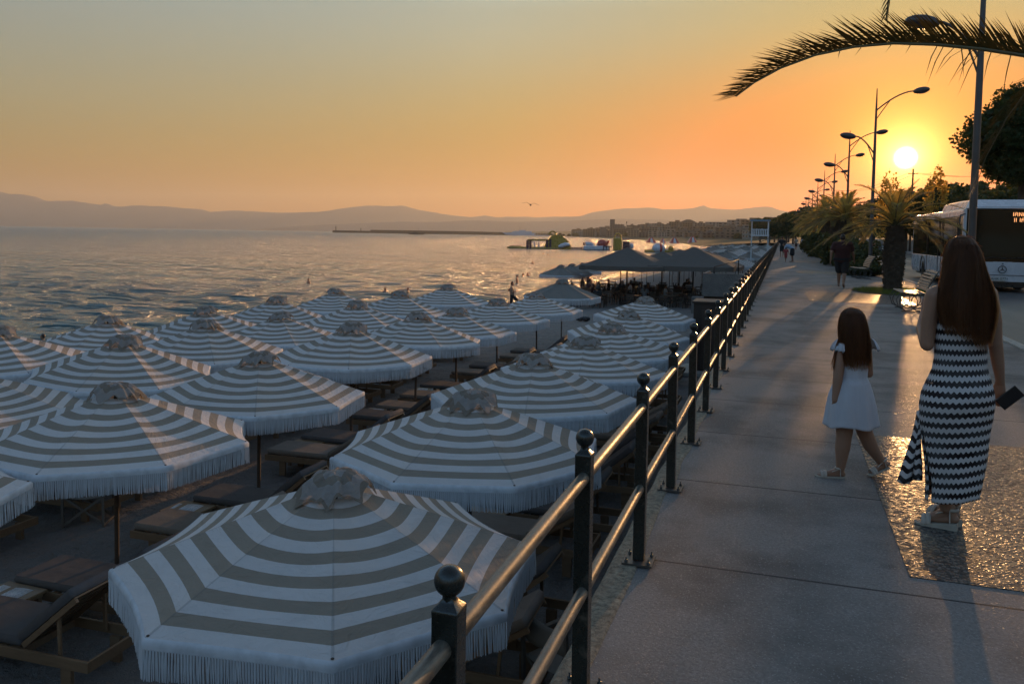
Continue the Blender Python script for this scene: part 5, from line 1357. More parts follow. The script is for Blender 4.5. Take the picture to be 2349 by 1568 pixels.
def bench(loc, rz, label):
    r = empty('park_bench', loc, rz, label, 'bench', 'slatted benches along the promenade')   # seat faces -x, long axis y
    L = 1.5
    mb = MB()
    for k in range(6): mb.box((-.30 + k * .088, 0, .435 + .012 * math.cos(k)), (.062, L, .024))
    mb.build('seat', M_SLAT, r, bevel=.004)
    mb = MB()
    for k in range(7):
        t = k / 6; a = R(12 + 16 * t); M = Matrix.Rotation(a, 3, 'Y'); mb.box((.20 + .05 * t + .14 * t * t, 0, .52 + .40 * t), (.024, L, .052), M=M)
    mb.build('backrest', M_SLAT, r, bevel=.004)
    for y in (-.6, .6):
        mb = MB(); T = lambda pts, rr=.011: mb.tube([Vector((x, y, z)) for x, z in pts], rr, 7)
        T([(-.33, .42), (.0, .415), (.2, .43), (.25, .6), (.36, .8), (.44, .96)], .014)
        for cx, cr in ((-.16, .19), (.08, .19)): T([(cx + cr * math.cos(a), .22 + cr * math.sin(a)) for a in np.linspace(0, 2 * math.pi, 22)])
        T([(-.34, .42), (-.42, .28), (-.36, .10), (-.2, .015), (.12, .015), (.28, .10), (.34, .28), (.24, .42)]); T([(-.30, .015), (.30, .015)], .013)
        mb.build('leg', M_LAMP, r)
    return r
bench((2.98, 21.4, 0), 0, 'slatted wooden bench with scrolled iron legs, near the big palm')
bench((3.25, 37.8, 0), R(4), 'slatted bench seen end on beyond the walking man')
mb = MB(); mb.lathe([(.20, 0), (.20, .04), (.13, .12), (.11, .24), (.15, .34), (.22, .40), (.21, .46), (.05, .48)], 18)
thing1(mb, 'mooring_bollard', simple('cast_iron', (.03, .028, .026), .5, .3), 'squat dark iron bollard between the palm trunk and the street lamp', 'bollard', loc=(4.25, 37.2, 0))
mb = MB(); mb.box((0, 125, .8), (.3, 250, 1.6))
for k in range(60): mb.box((0, 2 + k * 4.2, .85), (.4, .4, 1.75))
thing1(mb, 'boundary_wall', simple('pale_wall', (.42, .38, .33), .85, 0, .25, 1), 'pale low boundary wall with piers across the road', 'wall', loc=(20.8, 40, -.05))
for i, (y, c) in enumerate(((118, 'white'), (128, 'grey'), (139, 'red'), (156, 'white'))):
    r = empty('parked_car', (13.6, y, -.14), 0, '%s car parked across the road, %s from the camera' % (c, ORD[i]), 'car', 'cars parked across the road')
    mb = MB(); mb.loft([[Vector((x, y_, z)) for y_, z in ((-2.1, .3), (2.1, .3), (2.15, .75), (1.2, .9), (.6, 1.42), (-1.0, 1.45), (-1.7, .95), (-2.15, .85))] for x in (-.85, .85)], smooth=False); mb.build('body', CL[c] if c != 'white' else M_WP, r, bevel=.08)
    mb = MB(); mb.loft([[Vector((x, y_, z)) for y_, z in ((-1.5, .95), (1.05, .92), (.55, 1.36), (-.95, 1.38))] for x in (-.87, .87)], smooth=False); mb.build('window', M_WIN, r)
    for sx in (-.8, .8):
        for sy in (-1.35, 1.35): mb = MB(); mb.lathe([(.05, -.1), (.31, -.1), (.31, .1), (.05, .1)], 14, (sx, sy, .31), M=Matrix.Rotation(math.pi / 2, 3, 'Y')); mb.build('wheel', M_ASH, r)

# ---------------------------------------------------------------- bus
def make_bus(loc):
    r = empty('city_bus', loc, 0, 'white city bus with dark windscreen and amber destination sign waiting at the kerb', 'bus')
    M_BW = simple('bus_white', (.56, .56, .58), .28, 0, .06, 2, spec=.6); M_GL = NT('bus_glass').set((.010, .009, .008), .05, 0, None, .35)
    W = 1.275
    mb = MB()
    sec = [(-W + .06, .32), (W - .06, .32), (W, .5), (W, 1.12), (W - .01, 1.14), (-W + .01, 1.14), (-W, 1.12), (-W, .5)]
    mb.loft([[Vector((x, y, z)) for x, z in sec] for y in (.12, 12.0)], smooth=False)
    up = [(-W + .01, 2.68), (W - .01, 2.68), (W - .02, 2.86), (W - .14, 2.98), (-W + .14, 2.98), (-W + .02, 2.86)]
    mb.loft([[Vector((x, y, z)) for x, z in up] for y in (.42, 12.0)], smooth=False); mb.box((0, .30, 2.955), (2.3, .36, .05))
    mb.box((0, 12.0, 1.9), (2.5, .1, 1.6)); mb.build('body', M_BW, r, bevel=.03)
    mb = MB()
    for s in (-1, 1): mb.box((s * (W - .05), .17, 2.02), (.10, .16, 1.80)); 
    mb.build('front_pillar', M_BW, r, bevel=.02)
    mb = MB(); mb.box((0, 6.1, 1.91), (2.50, 11.7, 1.54)); mb.build('side_window', M_GL, r)
    mb = MB(); fac = [[Vector((x, .30 - .22 * math.cos(x / W * 1.15) - (.04 if z < 1.6 else 0) + .05 * (z - 1) / 1.9, z)) for x in np.linspace(-W + .10, W - .10, 13)] for z in (1.06, 1.4, 1.8, 2.2, 2.6, 2.9)]
    mb.loft(fac, cap=False, close=False); mb.build('windscreen', M_GL, r)
    mb = MB(); fac = [[Vector((x, .30 - .26 * math.cos(x / W * 1.15) + (0 if z > .5 else .03), z)) for x in np.linspace(-W + .02, W - .02, 13)] for z in (.36, .5, .75, 1.02, 1.07)]
    mb.loft(fac, cap=False, close=False); fp = mb.build('front_panel', M_BW, r)
    mb = MB(); mb.tube([Vector((x, .30 - .262 * math.cos(x / W * 1.15) - .004, .60 + (.10 if abs(x) > 1.0 else 0))) for x in np.linspace(-W + .05, W - .05, 19)], .008, 5); mb.build('seam', M_ASH, fp)
    mb = MB(); mb.box((0, .22, .27), (2.3, .3, .2)); mb.box((0, 6, .33), (2.2, 11.4, .22)); mb.build('skirt', M_ASH, r)
    mb = MB(); mb.box((0, .17, 1.13), (2.34, .16, .14)); mb.build('wiper_cowl', M_ASH, r)
    # roof fairing
    mb = MB(); mb.loft([[Vector((x * k, y, 2.98 + h * q)) for x, q in ((-1.12, 0), (1.12, 0), (1.02, .75), (.8, 1), (-.8, 1), (-1.02, .75))] for y, k, h in ((.22, .95, .04), (.75, 1, .30), (3.0, 1, .34), (5.4, 1, .34), (5.7, .97, .1))], smooth=False); mb.build('roof_fairing', M_BW, r, bevel=.02)
    # emblem: a three pointed star in a ring
    mb = MB(); c = Vector((0, .018, .80)); mb.tube([c + Vector((.125 * math.cos(a), 0, .125 * math.sin(a))) for a in np.linspace(0, 2 * math.pi, 33)], .011, 7)
    for k in range(3):
        a = math.pi / 2 + k * 2 * math.pi / 3; t = Vector((math.cos(a), 0, math.sin(a))); s_ = Vector((-t.z, 0, t.x)); mb.add([c + s_ * .02, c - s_ * .02, c + t * .118, c + Vector((0, -.012, 0)) ], [(0, 2, 3), (1, 3, 2), (0, 3, 1)])
    mb.build('emblem', simple('emblem_dark', (.05, .05, .055), .3, .7), r)
    mb = MB(); mb.ball((0, .02, 1.0), (.03, .012, .02), 10, 6); mb.build('badge', M_ASH, r)
    mb = MB(); mb.box((-.12, .015, .47), (.52, .015, .13)); pl = mb.build('number_plate', simple('plate_white', (.5, .5, .48), .5), r)
    def text(s_, size, loc, mat, parent, nm, ext=.002):
        cu = bpy.data.curves.new(nm, 'FONT'); cu.body = s_; cu.size = size; cu.extrude = ext; cu.align_x = 'CENTER'; cu.align_y = 'CENTER'
        o = link(bpy.data.objects.new(nm, cu)); dg = bpy.context.evaluated_depsgraph_get(); dg.update()
        me = bpy.data.meshes.new_from_object(o.evaluated_get(dg)); bpy.data.objects.remove(o)
        me.transform(Matrix.Rotation(math.pi / 2, 4, 'X')); me.materials.clear(); me.materials.append(mat); q = link(bpy.data.objects.new(nm, me)); q.location = loc; adopt(q, parent); return q
    text('KAHK 0771', .125, (-.12, .005, .47), M_ASH, pl, 'lettering')
    # destination display, amber dots
    em = NT('amber_led'); em.set((.1, .03, .01), .5); em.b.inputs['Emission Color'].default_value = (1, .42, .16, 1); em.b.inputs['Emission Strength'].default_value = 1.6
    F = {'I': ('1', '1', '1', '1', '1', '1', '1'), 'A': ('01110', '10001', '10001', '11111', '10001', '10001', '10001'), 'N': ('10001', '11001', '11001', '10101', '10011', '10011', '10001'), 'S': ('01111', '10000', '10000', '01110', '00001', '00001', '11110'), 'T': ('11111', '00100', '00100', '00100', '00100', '00100', '00100'), 'H': ('10001', '10001', '10001', '11111', '10001', '10001', '10001'), ' ': ('00',) * 7}
    mb = MB(); d = .0195
    for row, (s_, x0, z0) in enumerate((('IANASTA', .28, 2.80), ('II IAIH', .32, 2.60))):
        x = x0
        for ch in s_:
            g = F[ch]
            for j, line in enumerate(g):
                for i, b in enumerate(line):
                    if b == '1': mb.box((x + i * d, .10 + .018 * (x + i * d) ** 2, z0 - j * d), (.013, .01, .013))
            x += (len(g[0]) + 1.6) * d
    mb.build('destination_sign', em.m, r)
    for s in (-1, 1):
        mb = MB(); mb.ball((s * 1.05, .17, .66), (.16, .06, .075), 14, 8); h = mb.build('headlight', simple('headlamp_glass', (.12, .12, .13), .1, .3), r)
    for y in (2.6, 8.6):
        for s in (-1, 1):
            mb = MB(); mb.lathe([(.28, -.16), (.46, -.15), (.48, -.1), (.48, .1), (.46, .15), (.28, .16)], 24, (s * 1.12, y, .48), M=Matrix.Rotation(math.pi / 2, 3, 'Y')); w_ = mb.build('wheel', M_ASH, r)
            mb = MB(); mb.lathe([(.02, -.12), (.28, -.15), (.28, .15), (.02, .12)], 18, (s * 1.12, y, .48), M=Matrix.Rotation(math.pi / 2, 3, 'Y')); mb.build('rim', M_LAMP, w_)
            mb = MB(); mb.tube([Vector((s * (W + .004), y + .60 * math.cos(a), .48 + .60 * math.sin(a))) for a in np.linspace(-.25, math.pi + .25, 15)], .035, 6); mb.build('wheel_arch', M_ASH, r)
    for y in (.45, 4.2, 4.9, 7.6):
        mb = MB(); mb.box((-W - .002, y + .7 if y == .45 else y, 1.55), (.025, .07, 2.2)); mb.build('door_edge', M_ASH, r)
    mb = MB(); mb.tube([(-1.2, .15, 2.75), (-1.42, -.12, 2.7), (-1.45, -.14, 2.4)], .022, 7); mb.box((-1.46, -.12, 2.15), (.12, .1, .42)); mb.build('mirror', M_ASH, r)
    mb = MB(); mb.tube([(1.2, .15, 2.75), (1.42, -.12, 2.7), (1.45, -.14, 2.4)], .022, 7); mb.box((1.46, -.12, 2.15), (.12, .1, .42)); mb.build('mirror', M_ASH, r)
    mb = MB()
    for s in (-.35, .45): mb.tube([(s - .5, .05, 1.16), (s, .0, 1.22), (s + .45, -.02, 1.20)], .014, 5)
    mb.build('wiper', M_ASH, r)
    return r
make_bus((6.16 + 1.275, 33.0, -.14))

# ---------------------------------------------------------------- the woman and the girl
def hair_mat(nm='long_brown_hair', tr=.32, k=1.0):
    n = NT(nm); v = n.coord('Object', (90, 90, 2.2)); f = n.noise(v, 1.6, 4, .6); g = n.noise(n.coord('Object', (14, 14, .8)), 1.0, 3)
    c = n.mix(n.rangef(f, .3, .7), (.055, .027, .015), (.18, .085, .042)); c = n.mix(n.rangef(g, .4, .65, 0, .5), c, (.05, .026, .014))
    return cloth_trans(n, c, (.50 * k, .27 * k, .12 * k), tr, .42, n.bump(f, .6, .006))
M_LONG = hair_mat(); M_WISP = hair_mat('sunlit_wisps', .6, 1.3)
def ring(cx, cy, hw, hd, z, n=48, fn=None):
    out = []
    for k in range(n):
        a = 2 * math.pi * k / n; q = fn(a, z) if fn else 1.0
        out.append(Vector((cx + hw * math.cos(a) * q, cy + hd * math.sin(a) * q, z)))
    return out
def strands(rings_fn, n, z0, z1, mb, w=.0022, loose=.006, seed=0, zend=None, arc_=(math.pi, 2 * math.pi)):
    """thin locks following the surface of the hair from z0 down to z1"""
    sr = random.Random(seed)
    for _ in range(n):
        a = sr.uniform(*arc_); ze = z1 + abs(sr.gauss(0, .04)) if zend is None else zend(a, sr); m = 10; pts = []; off = sr.uniform(.998, 1.03); dr = sr.uniform(-.06, .06); ph = sr.uniform(0, 6)
        for i in range(m + 1):
            t = i / m; z = z0 + (ze - z0) * t; p = rings_fn(a + dr * t * 2, z, off); pts.append(p + Vector((math.sin(ph + 5 * t), math.cos(ph + 4 * t), 0)) * loose * t)
        vs = []
        for i, p in enumerate(pts):
            t = Vector((-math.sin(a), math.cos(a), 0)); ww = w * (1 - .75 * i / m); vs += [p - t * ww, p + t * ww]
        mb.add(vs, [(2 * i, 2 * i + 1, 2 * i + 3, 2 * i + 2) for i in range(m)], True)
def face(mb, h, s, d):
    """nose, brow, lips, chin and ears on a head at h looking along d"""
    d = Vector(d).normalized(); x = d.cross(Vector((0, 0, 1))).normalized(); u = Vector((0, 0, 1))
    P = lambda a, b, c: h + (x * a + d * b + u * c) * s
    capsule(mb, P(0, .085, .012), .010 * s, P(0, .104, -.022), .014 * s, 8); mb.ball(P(0, .085, -.05), (.022 * s,) * 3, 8, 6); mb.ball(P(0, .068, -.085), (.03 * s,) * 3, 8, 6)
    capsule(mb, P(-.04, .074, .028), .012 * s, P(.04, .074, .028), .012 * s, 8)
    for q in (-1, 1): mb.ball(P(q * .05, .055, -.03), (.03 * s,) * 3, 8, 6); mb.ball(P(q * .078, -.005, -.01), (.014 * s, .014 * s, .03 * s), 8, 6)
    return [P(q * .032, .078, .006) for q in (-1, 1)]
def hand(mb, w, d, palm_n, thumb_dir, s=1.0, curl=.5, L=.085):
    """palm and five bent fingers: w wrist, d along the hand, palm_n out of the palm"""
    w, d, n_ = Vector(w), Vector(d).normalized(), Vector(palm_n).normalized(); x = d.cross(n_).normalized()
    if x.dot(Vector(thumb_dir)) < 0: x = -x
    e = w + d * L * s
    for k in range(-1, 3):
        o = x * (.012 - .016 * k) * s * 1.0
        capsule(mb, w + x * (.006 - .008 * k) * s, .016 * s, e + o, .0125 * s, 8)
        f = e + o; dd = d.copy(); ll = (.036, .040, .038, .030)[k + 1] * s
        for j in range(3):
            dd = (dd + n_ * curl * (.55 + .25 * j)).normalized(); g = f + dd * ll * (1, .75, .6)[j]
            capsule(mb, f, (.0095 - .0008 * j) * s, g, (.0087 - .0008 * j) * s, 8); f = g
    t = w + d * .02 * s + x * .016 * s; t2 = t + (d * .75 + x * .55 + n_ * .25).normalized() * .042 * s; t3 = t2 + (d * .9 + n_ * .5).normalized() * .034 * s
    capsule(mb, t, .015 * s, t2, .0115 * s, 8); capsule(mb, t2, .0112 * s, t3, .0092 * s, 8)
def sandal(root, heel, toe, s, sole_mat, strap_mat, wedge=.045, foot_h=.06):
    heel, toe = Vector(heel), Vector(toe); d = (toe - heel); L = d.length; d.normalize(); x = Vector((0, 0, 1)).cross(d).normalized() * -1; up = x.cross(d).normalized()
    if up.z < 0: up = -up
    mb = MB(); prof = [(-.06, .030), (.08, .036), (.3, .034), (.55, .038), (.8, .044), (.98, .032), (1.07, .012)]
    rows = []
    for t, hw in prof:
        c = heel + d * L * t; th = (wedge * (1 - t * .55)) if wedge > .02 else wedge
        rise = .006 if t > 1 else 0
        rows.append([c + x * -hw * s + up * rise, c + x * hw * s + up * rise, c + x * hw * 1.04 * s + up * (th + rise), c - x * hw * 1.04 * s + up * (th + rise)])
    mb.loft(rows, smooth=False); sd = mb.build('sandal', sole_mat, root, bevel=.004)
    mb = MB()
    def band(t, h, w_, r_=.006, back=0):
        c = heel + d * L * t; base = (wedge * (1 - t * .55)) if wedge > .02 else wedge
        pts = []
        for a in np.linspace(0, math.pi, 11): pts.append(c + x * math.cos(a) * w_ * s + up * (base + math.sin(a) * h * s) + d * back * math.sin(a))
        mb.tube(pts, r_ * s, 6, flat=2.2, up=d)
    band(.80, .044, .044, .008); band(.68, .050, .042, .008)
    c = heel + d * L * .12
    pts = [c + (d * math.cos(a) * .045 + x * math.sin(a) * .036) * s + up * (.085 * s + wedge * .9) for a in np.linspace(0, 2 * math.pi, 19)]
    mb.tube(pts, .0065 * s, 6, flat=1.8, up=up)
    for q in (-1, 1): mb.tube([c + x * q * .038 * s + up * wedge, c + x * q * .037 * s + up * (.085 * s + wedge * .9), c + x * q * .035 * s + d * .08 * s + up * (.05 * s + wedge)], .005 * s, 5)
    mb.build('strap', strap_mat, sd)
def foot(mb, ank, heel, toe, s, lift):
    heel, toe, ank = Vector(heel), Vector(toe), Vector(ank); d = (toe - heel).normalized(); up = Vector((0, 0, 1)); x = d.cross(up).normalized()
    capsule(mb, ank, .034 * s, heel + d * .015 * s + up * (lift + .026 * s), .029 * s)
    capsule(mb, ank - up * .02 * s, .030 * s, heel.lerp(toe, .62) + up * (lift * .75 + .026 * s), .024 * s); capsule(mb, heel + up * (lift + .022 * s), .026 * s, heel.lerp(toe, .7) + up * (lift * .7 + .018 * s), .022 * s)
    for k in range(5):
        o = x * (.030 - .0145 * k) * s; capsule(mb, heel.lerp(toe, .68) + o * .8 + up * (lift * .62 + .016 * s), .013 * s, heel.lerp(toe, .93 - .03 * k) + o + up * (lift * .5 + .012 * s), (.0105 - .001 * k) * s, 7)
M_STRAP = simple('cream_leather', (.42, .36, .30), .55); M_SOLE = simple('cork_sole', (.36, .32, .26), .8)

def woman():
    p = ground_at(2192, 1217); r = empty('person', (p.x, p.y, 0), YAW, 'woman with long brown hair in a black and white zigzag dress, holding a phone', 'person', 'woman and girl walking together')
    V = Vector; mb = MB()
    mb.ball((.02, 0, .92), (.135, .088, .14)); mb.ball((.0, .0, .80), (.15, .10, .12)); capsule(mb, (.02, 0, .92), .085, (.03, .01, 1.16), .092, 18); capsule(mb, (-.03, 0, 1.0), .08, (.08, 0, 1.0), .08, 12); mb.ball((.03, 0, 1.24), (.145, .092, .13), 18, 12)
    capsule(mb, (-.115, 0, 1.355), .050, (.175, 0, 1.355), .050); capsule(mb, (.03, .0, 1.33), .07, (.03, .005, 1.44), .050)
    h = V((.03, .02, 1.555)); mb.ball(h, (.073, .090, .108), 20, 14); capsule(mb, (.03, .005, 1.42), .05, h - V((0, 0, .05)), .055)
    ey = face(mb, h, 1.0, (-.15, 1, 0))
    # left arm bent up in front, right arm hanging with the phone
    capsule(mb, (-.135, 0, 1.345), .050, (-.155, .015, 1.20), .046); capsule(mb, (-.155, .015, 1.20), .046, (-.165, .02, 1.075), .040); capsule(mb, (-.165, .02, 1.07), .040, (-.115, .18, 1.14), .034); capsule(mb, (-.115, .18, 1.14), .034, (-.06, .26, 1.22), .026)
    hand(mb, (-.06, .26, 1.22), (.3, .3, .9), (.3, -.8, .1), (1, .2, 0), .95, .5)
    capsule(mb, (.195, 0, 1.345), .049, (.222, -.005, 1.20), .044); capsule(mb, (.222, -.005, 1.20), .044, (.235, .0, 1.07), .038); capsule(mb, (.235, 0, 1.07), .040, (.262, .02, .96), .036); capsule(mb, (.262, .02, .96), .036, (.296, .05, .845), .0255)
    hand(mb, (.296, .05, .845), (.03, .06, -1), (.55, .75, -.1), (-.2, .9, 0), .98, .42, .075)
    # legs
    for s_, kx, ax, ay in ((-1, -.095, -.055, .015), (1, .065, .030, .075)):
        capsule(mb, (s_ * .085, 0, .82), .095, (kx, .02, .47), .060, 16); capsule(mb, (kx, .02, .47), .058, (kx * .6 + ax * .4, .01 + ay * .3, .32), .056, 16); capsule(mb, (kx * .6 + ax * .4, .01 + ay * .3, .32), .054, (ax, ay, .135), .034, 16)
    foot(mb, (-.025, .020, .13), (.0, .005, 0), (-.17, .125, 0), .95, .045); foot(mb, (.04, .085, .13), (.04, .065, 0), (.0, .305, 0), 1.0, .045)
    body = fuse(mb, 'body', M_SKIN, r, .006, 4)
    mb = MB()
    for e in ey: mb.ball(e, .012, 10, 8)
    mb.build('eyes', simple('eye_white', (.4, .38, .36), .2), body)
    sandal(r, (.0, .005, 0), (-.17, .125, 0), .95, M_SOLE, M_STRAP); sandal(r, (.04, .065, 0), (.0, .305, 0), 1.0, M_SOLE, M_STRAP)
    # knit dress
    n = NT('zigzag_knit'); uv = n.new('ShaderNodeUVMap'); uv.uv_map = 'UVMap'; s = n.sep(uv.outputs[0])
    tri = n.math('SINE', n.math('MULTIPLY', s[0], 2 * math.pi * 40))
    ph = n.math('DIVIDE', n.math('ADD', s[1], n.math('MULTIPLY', tri, .0058)), .0565); st = n.math('GREATER_THAN', n.math('FRACT', ph), .5)
    kn = n.noise(n.coord('Object', (1, 1, 1)), 260, 2); kn2 = n.math('SINE', n.math('MULTIPLY', s[0], 2 * math.pi * 240))
    col = n.mix(st, (.022, .014, .014), (.62, .59, .58)); col = n.mix(n.math('MULTIPLY', n.rangef(n.noise(n.coord(), 6, 3), .4, .7), .25), col, (.3, .3, .3))
    M = cloth_trans(n, col, n.mix(st, (.05, .03, .02), (.7, .62, .55)), .15, .9, n.bump(n.math('ADD', kn, n.math('MULTIPLY', kn2, .3)), .5, .003))
    prof = [(1.205, .03, .155, .108), (1.15, .03, .153, .112), (1.08, .028, .150, .108), (1.0, .025, .149, .104), (.93, .02, .158, .108), (.87, .015, .182, .124), (.80, .008, .206, .146), (.74, .002, .214, .150), (.66, -.002, .213, .142), (.56, -.002, .200, .128), (.46, .0, .186, .122), (.36, .0, .174, .120), (.28, -.005, .163, .12), (.20, -.02, .150, .12)]
    zs = np.linspace(1.205, .195, 74); K = 96; rows = []
    for z in zs:
        a_ = [np.interp(z, [q[0] for q in prof][::-1], [q[k] for q in prof][::-1]) for k in (1, 2, 3)]
        row = []
        for k in range(K):
            a = 2 * math.pi * k / K; fold = 1 + max(0, .62 - z) * .075 * math.sin(a * 7 + z * 4) + .01 * math.sin(a * 3 + z * 22) * (z < .95)
            but = -.022 * math.exp(-((z - .78) / .09) ** 2) * (abs(math.cos(a * 1 - math.pi * 1.5)) ** 2 if math.sin(a) < 0 else 0) * (1 - .5 * math.exp(-(math.cos(a) / .12) ** 2))
            zz = z + (.018 * math.cos(a) if z < .35 else .018 * math.cos(a) * max(0, (1.0 - z) / .65) if z < 1 else 0)
            row.append(V((a_[0] + a_[1] * math.cos(a) * fold, a_[2] * math.sin(a) * fold + but, zz)))
        rows.append(row)
    mb = MB(); vs = []; uvs = []
    for i, row in enumerate(rows):
        for k in range(K + 1): vs.append(row[k % K]); uvs.append((k / K, float(zs[i])))
    slit0, slit1 = int(K * .505), int(K * .545)
    fs = [(i * (K + 1) + k, (i + 1) * (K + 1) + k, (i + 1) * (K + 1) + k + 1, i * (K + 1) + k + 1) for i in range(len(rows) - 1) for k in range(K) if not (slit0 <= k < slit1 and zs[i] < .62 and (k - slit0) <= (slit1 - slit0) * (.62 - zs[i]) / .4 + .5)]
    mb.add(vs, fs, True, uvs)
    d_ = mb.build('dress', M, r)
    m_ = d_.modifiers.new('s', 'SOLIDIFY'); m_.thickness = .003
    # front flap of the slit swinging out to the left
    mb = MB(); vs = []; uvs = []; A = 10; B = 22
    for i in range(B + 1):
        t = i / B; z = .68 - .40 * t
        for k in range(A + 1):
            u = k / A; x0 = -.208 + .03 * t; out = .10 * t ** 1.3
            vs.append(V((x0 - out * u * .95 + .012 * math.sin(9 * u + 3 * t) * t, .035 + .10 * u * t + .018 * math.sin(12 * u + 2), z - .03 * u * t + .01 * math.sin(6 * u)))); uvs.append((.5 + u * .1, z * .98))
    mb.add(vs, [(i * (A + 1) + k, (i + 1) * (A + 1) + k, (i + 1) * (A + 1) + k + 1, i * (A + 1) + k + 1) for i in range(B) for k in range(A)], True, uvs)
    o = mb.build('dress_flap', M, d_); m_ = o.modifiers.new('s', 'SOLIDIFY'); m_.thickness = .003
    # shoulder straps
    mb = MB(); mb.tube([(-.05, -.10, 1.19), (-.08, -.075, 1.34), (-.085, 0, 1.40), (-.08, .08, 1.33), (-.05, .10, 1.19)], .008, 6); mb.tube([(.11, -.10, 1.19), (.14, -.075, 1.34), (.145, 0, 1.40), (.14, .08, 1.33), (.11, .10, 1.19)], .008, 6); mb.build('shoulder_strap', simple('strap_dark', (.02, .016, .016), .9), d_)
    # hair: z, centre x, half width, centre y, half depth
    HP = [(1.678, .03, .012, .0, .012), (1.672, .03, .040, .0, .045), (1.655, .03, .062, .0, .072), (1.625, .03, .080, -.004, .093), (1.58, .028, .095, -.012, .106), (1.52, .028, .109, -.022, .108), (1.46, .028, .124, -.034, .100), (1.40, .027, .146, -.050, .088), (1.33, .026, .162, -.066, .078), (1.26, .026, .164, -.078, .070), (1.19, .028, .150, -.085, .062), (1.12, .034, .124, -.092, .054), (1.06, .056, .088, -.098, .044), (1.0, .062, .055, -.104, .030), (.96, .065, .02, -.108, .012)]
    def hs(a, z, off=1.0):
        q = [np.interp(z, [k[0] for k in HP][::-1], [k[j] for k in HP][::-1]) for j in (1, 2, 3, 4)]
        rp = 1 + .020 * math.sin(a * 9 + z * 6) + .014 * math.sin(a * 17 + 1) + (.03 * math.sin(a * 6 + 2) if z < 1.3 else 0)
        y = q[2] + q[3] * math.sin(a) * rp * off
        return V((q[0] + q[1] * math.cos(a) * rp * off, y if z > 1.47 else min(y, -.0 + (z - 1.2) * .05), z))
    mb = MB(); zz = [1.678, 1.674, 1.666, 1.65] + list(np.linspace(1.63, 1.25, 34)); rows = [[hs(2 * math.pi * k / 72, z) for k in range(72)] for z in zz]
    rows = [[p if not (z < 1.62 and z > 1.44 and math.sin(2 * math.pi * k / 72) > .55) else V((p.x, .045, p.z)) for k, p in enumerate(row)] for row, z in zip(rows, zz)]
    mb.loft(rows, cap=True, smooth=True); ha = mb.build('hair', M_LONG, r)
    mb = MB(); strands(hs, 1900, 1.67, 1.14, mb, .0024, .012, 3, zend=lambda a, sr: 1.19 - .10 * max(0, math.cos(a + .9)) + abs(sr.gauss(0, .045)) - (sr.random() ** 2) * .07, arc_=(math.pi * .92, 2.08 * math.pi))
    strands(hs, 260, 1.67, 1.2, mb, .0012, .020, 8, zend=lambda a, sr: sr.uniform(1.08, 1.5), arc_=(-.7, .7)); strands(hs, 260, 1.67, 1.2, mb, .0012, .020, 18, zend=lambda a, sr: sr.uniform(1.08, 1.5), arc_=(math.pi - .7, math.pi + .7))
    # flyaway arcs catching the sun
    sr = random.Random(12)
    for _ in range(420):
        a = sr.uniform(0, 2 * math.pi); z = 1.677 - .25 * sr.random() ** 1.6; p0 = hs(a, z, 1.0); c = V((.03, 0, 1.52)); d = (p0 - c).normalized(); L = sr.uniform(.008, .024); t = d.cross(V((sr.gauss(0, 1), sr.gauss(0, 1), .3))).normalized()
        mb.tube([p0 - d * .004, p0 + d * L * .22 + t * L * .5, p0 + d * L * .28 + t * L * 1.3], .00042, 3)
    mb.build('loose_strands', M_WISP, ha)
    # the phone in her hand
    M_ = Matrix.Translation((p.x, p.y, 0)) @ Matrix.Rotation(YAW, 4, 'Z')
    c = M_ @ V((.315, .02, .765))
    mb = MB(); mb.box((0, 0, 0), (.078, .011, .135)); o = thing1(mb, 'phone', simple('phone_case', (.015, .012, .012), .35), 'dark phone held in the right hand of the woman in the zigzag dress', 'phone', loc=c, bevel=.004)
    o.rotation_euler = (R(8), R(45), YAW + R(-8)); o.location.x -= .03
    return r
def lean(o, k):
    o.rotation_mode = 'ZYX'; o.rotation_euler = (0, -k, o.rotation_euler[2])
W_ = woman(); lean(W_, .040); W_.scale = (.94, .97, 1.0)

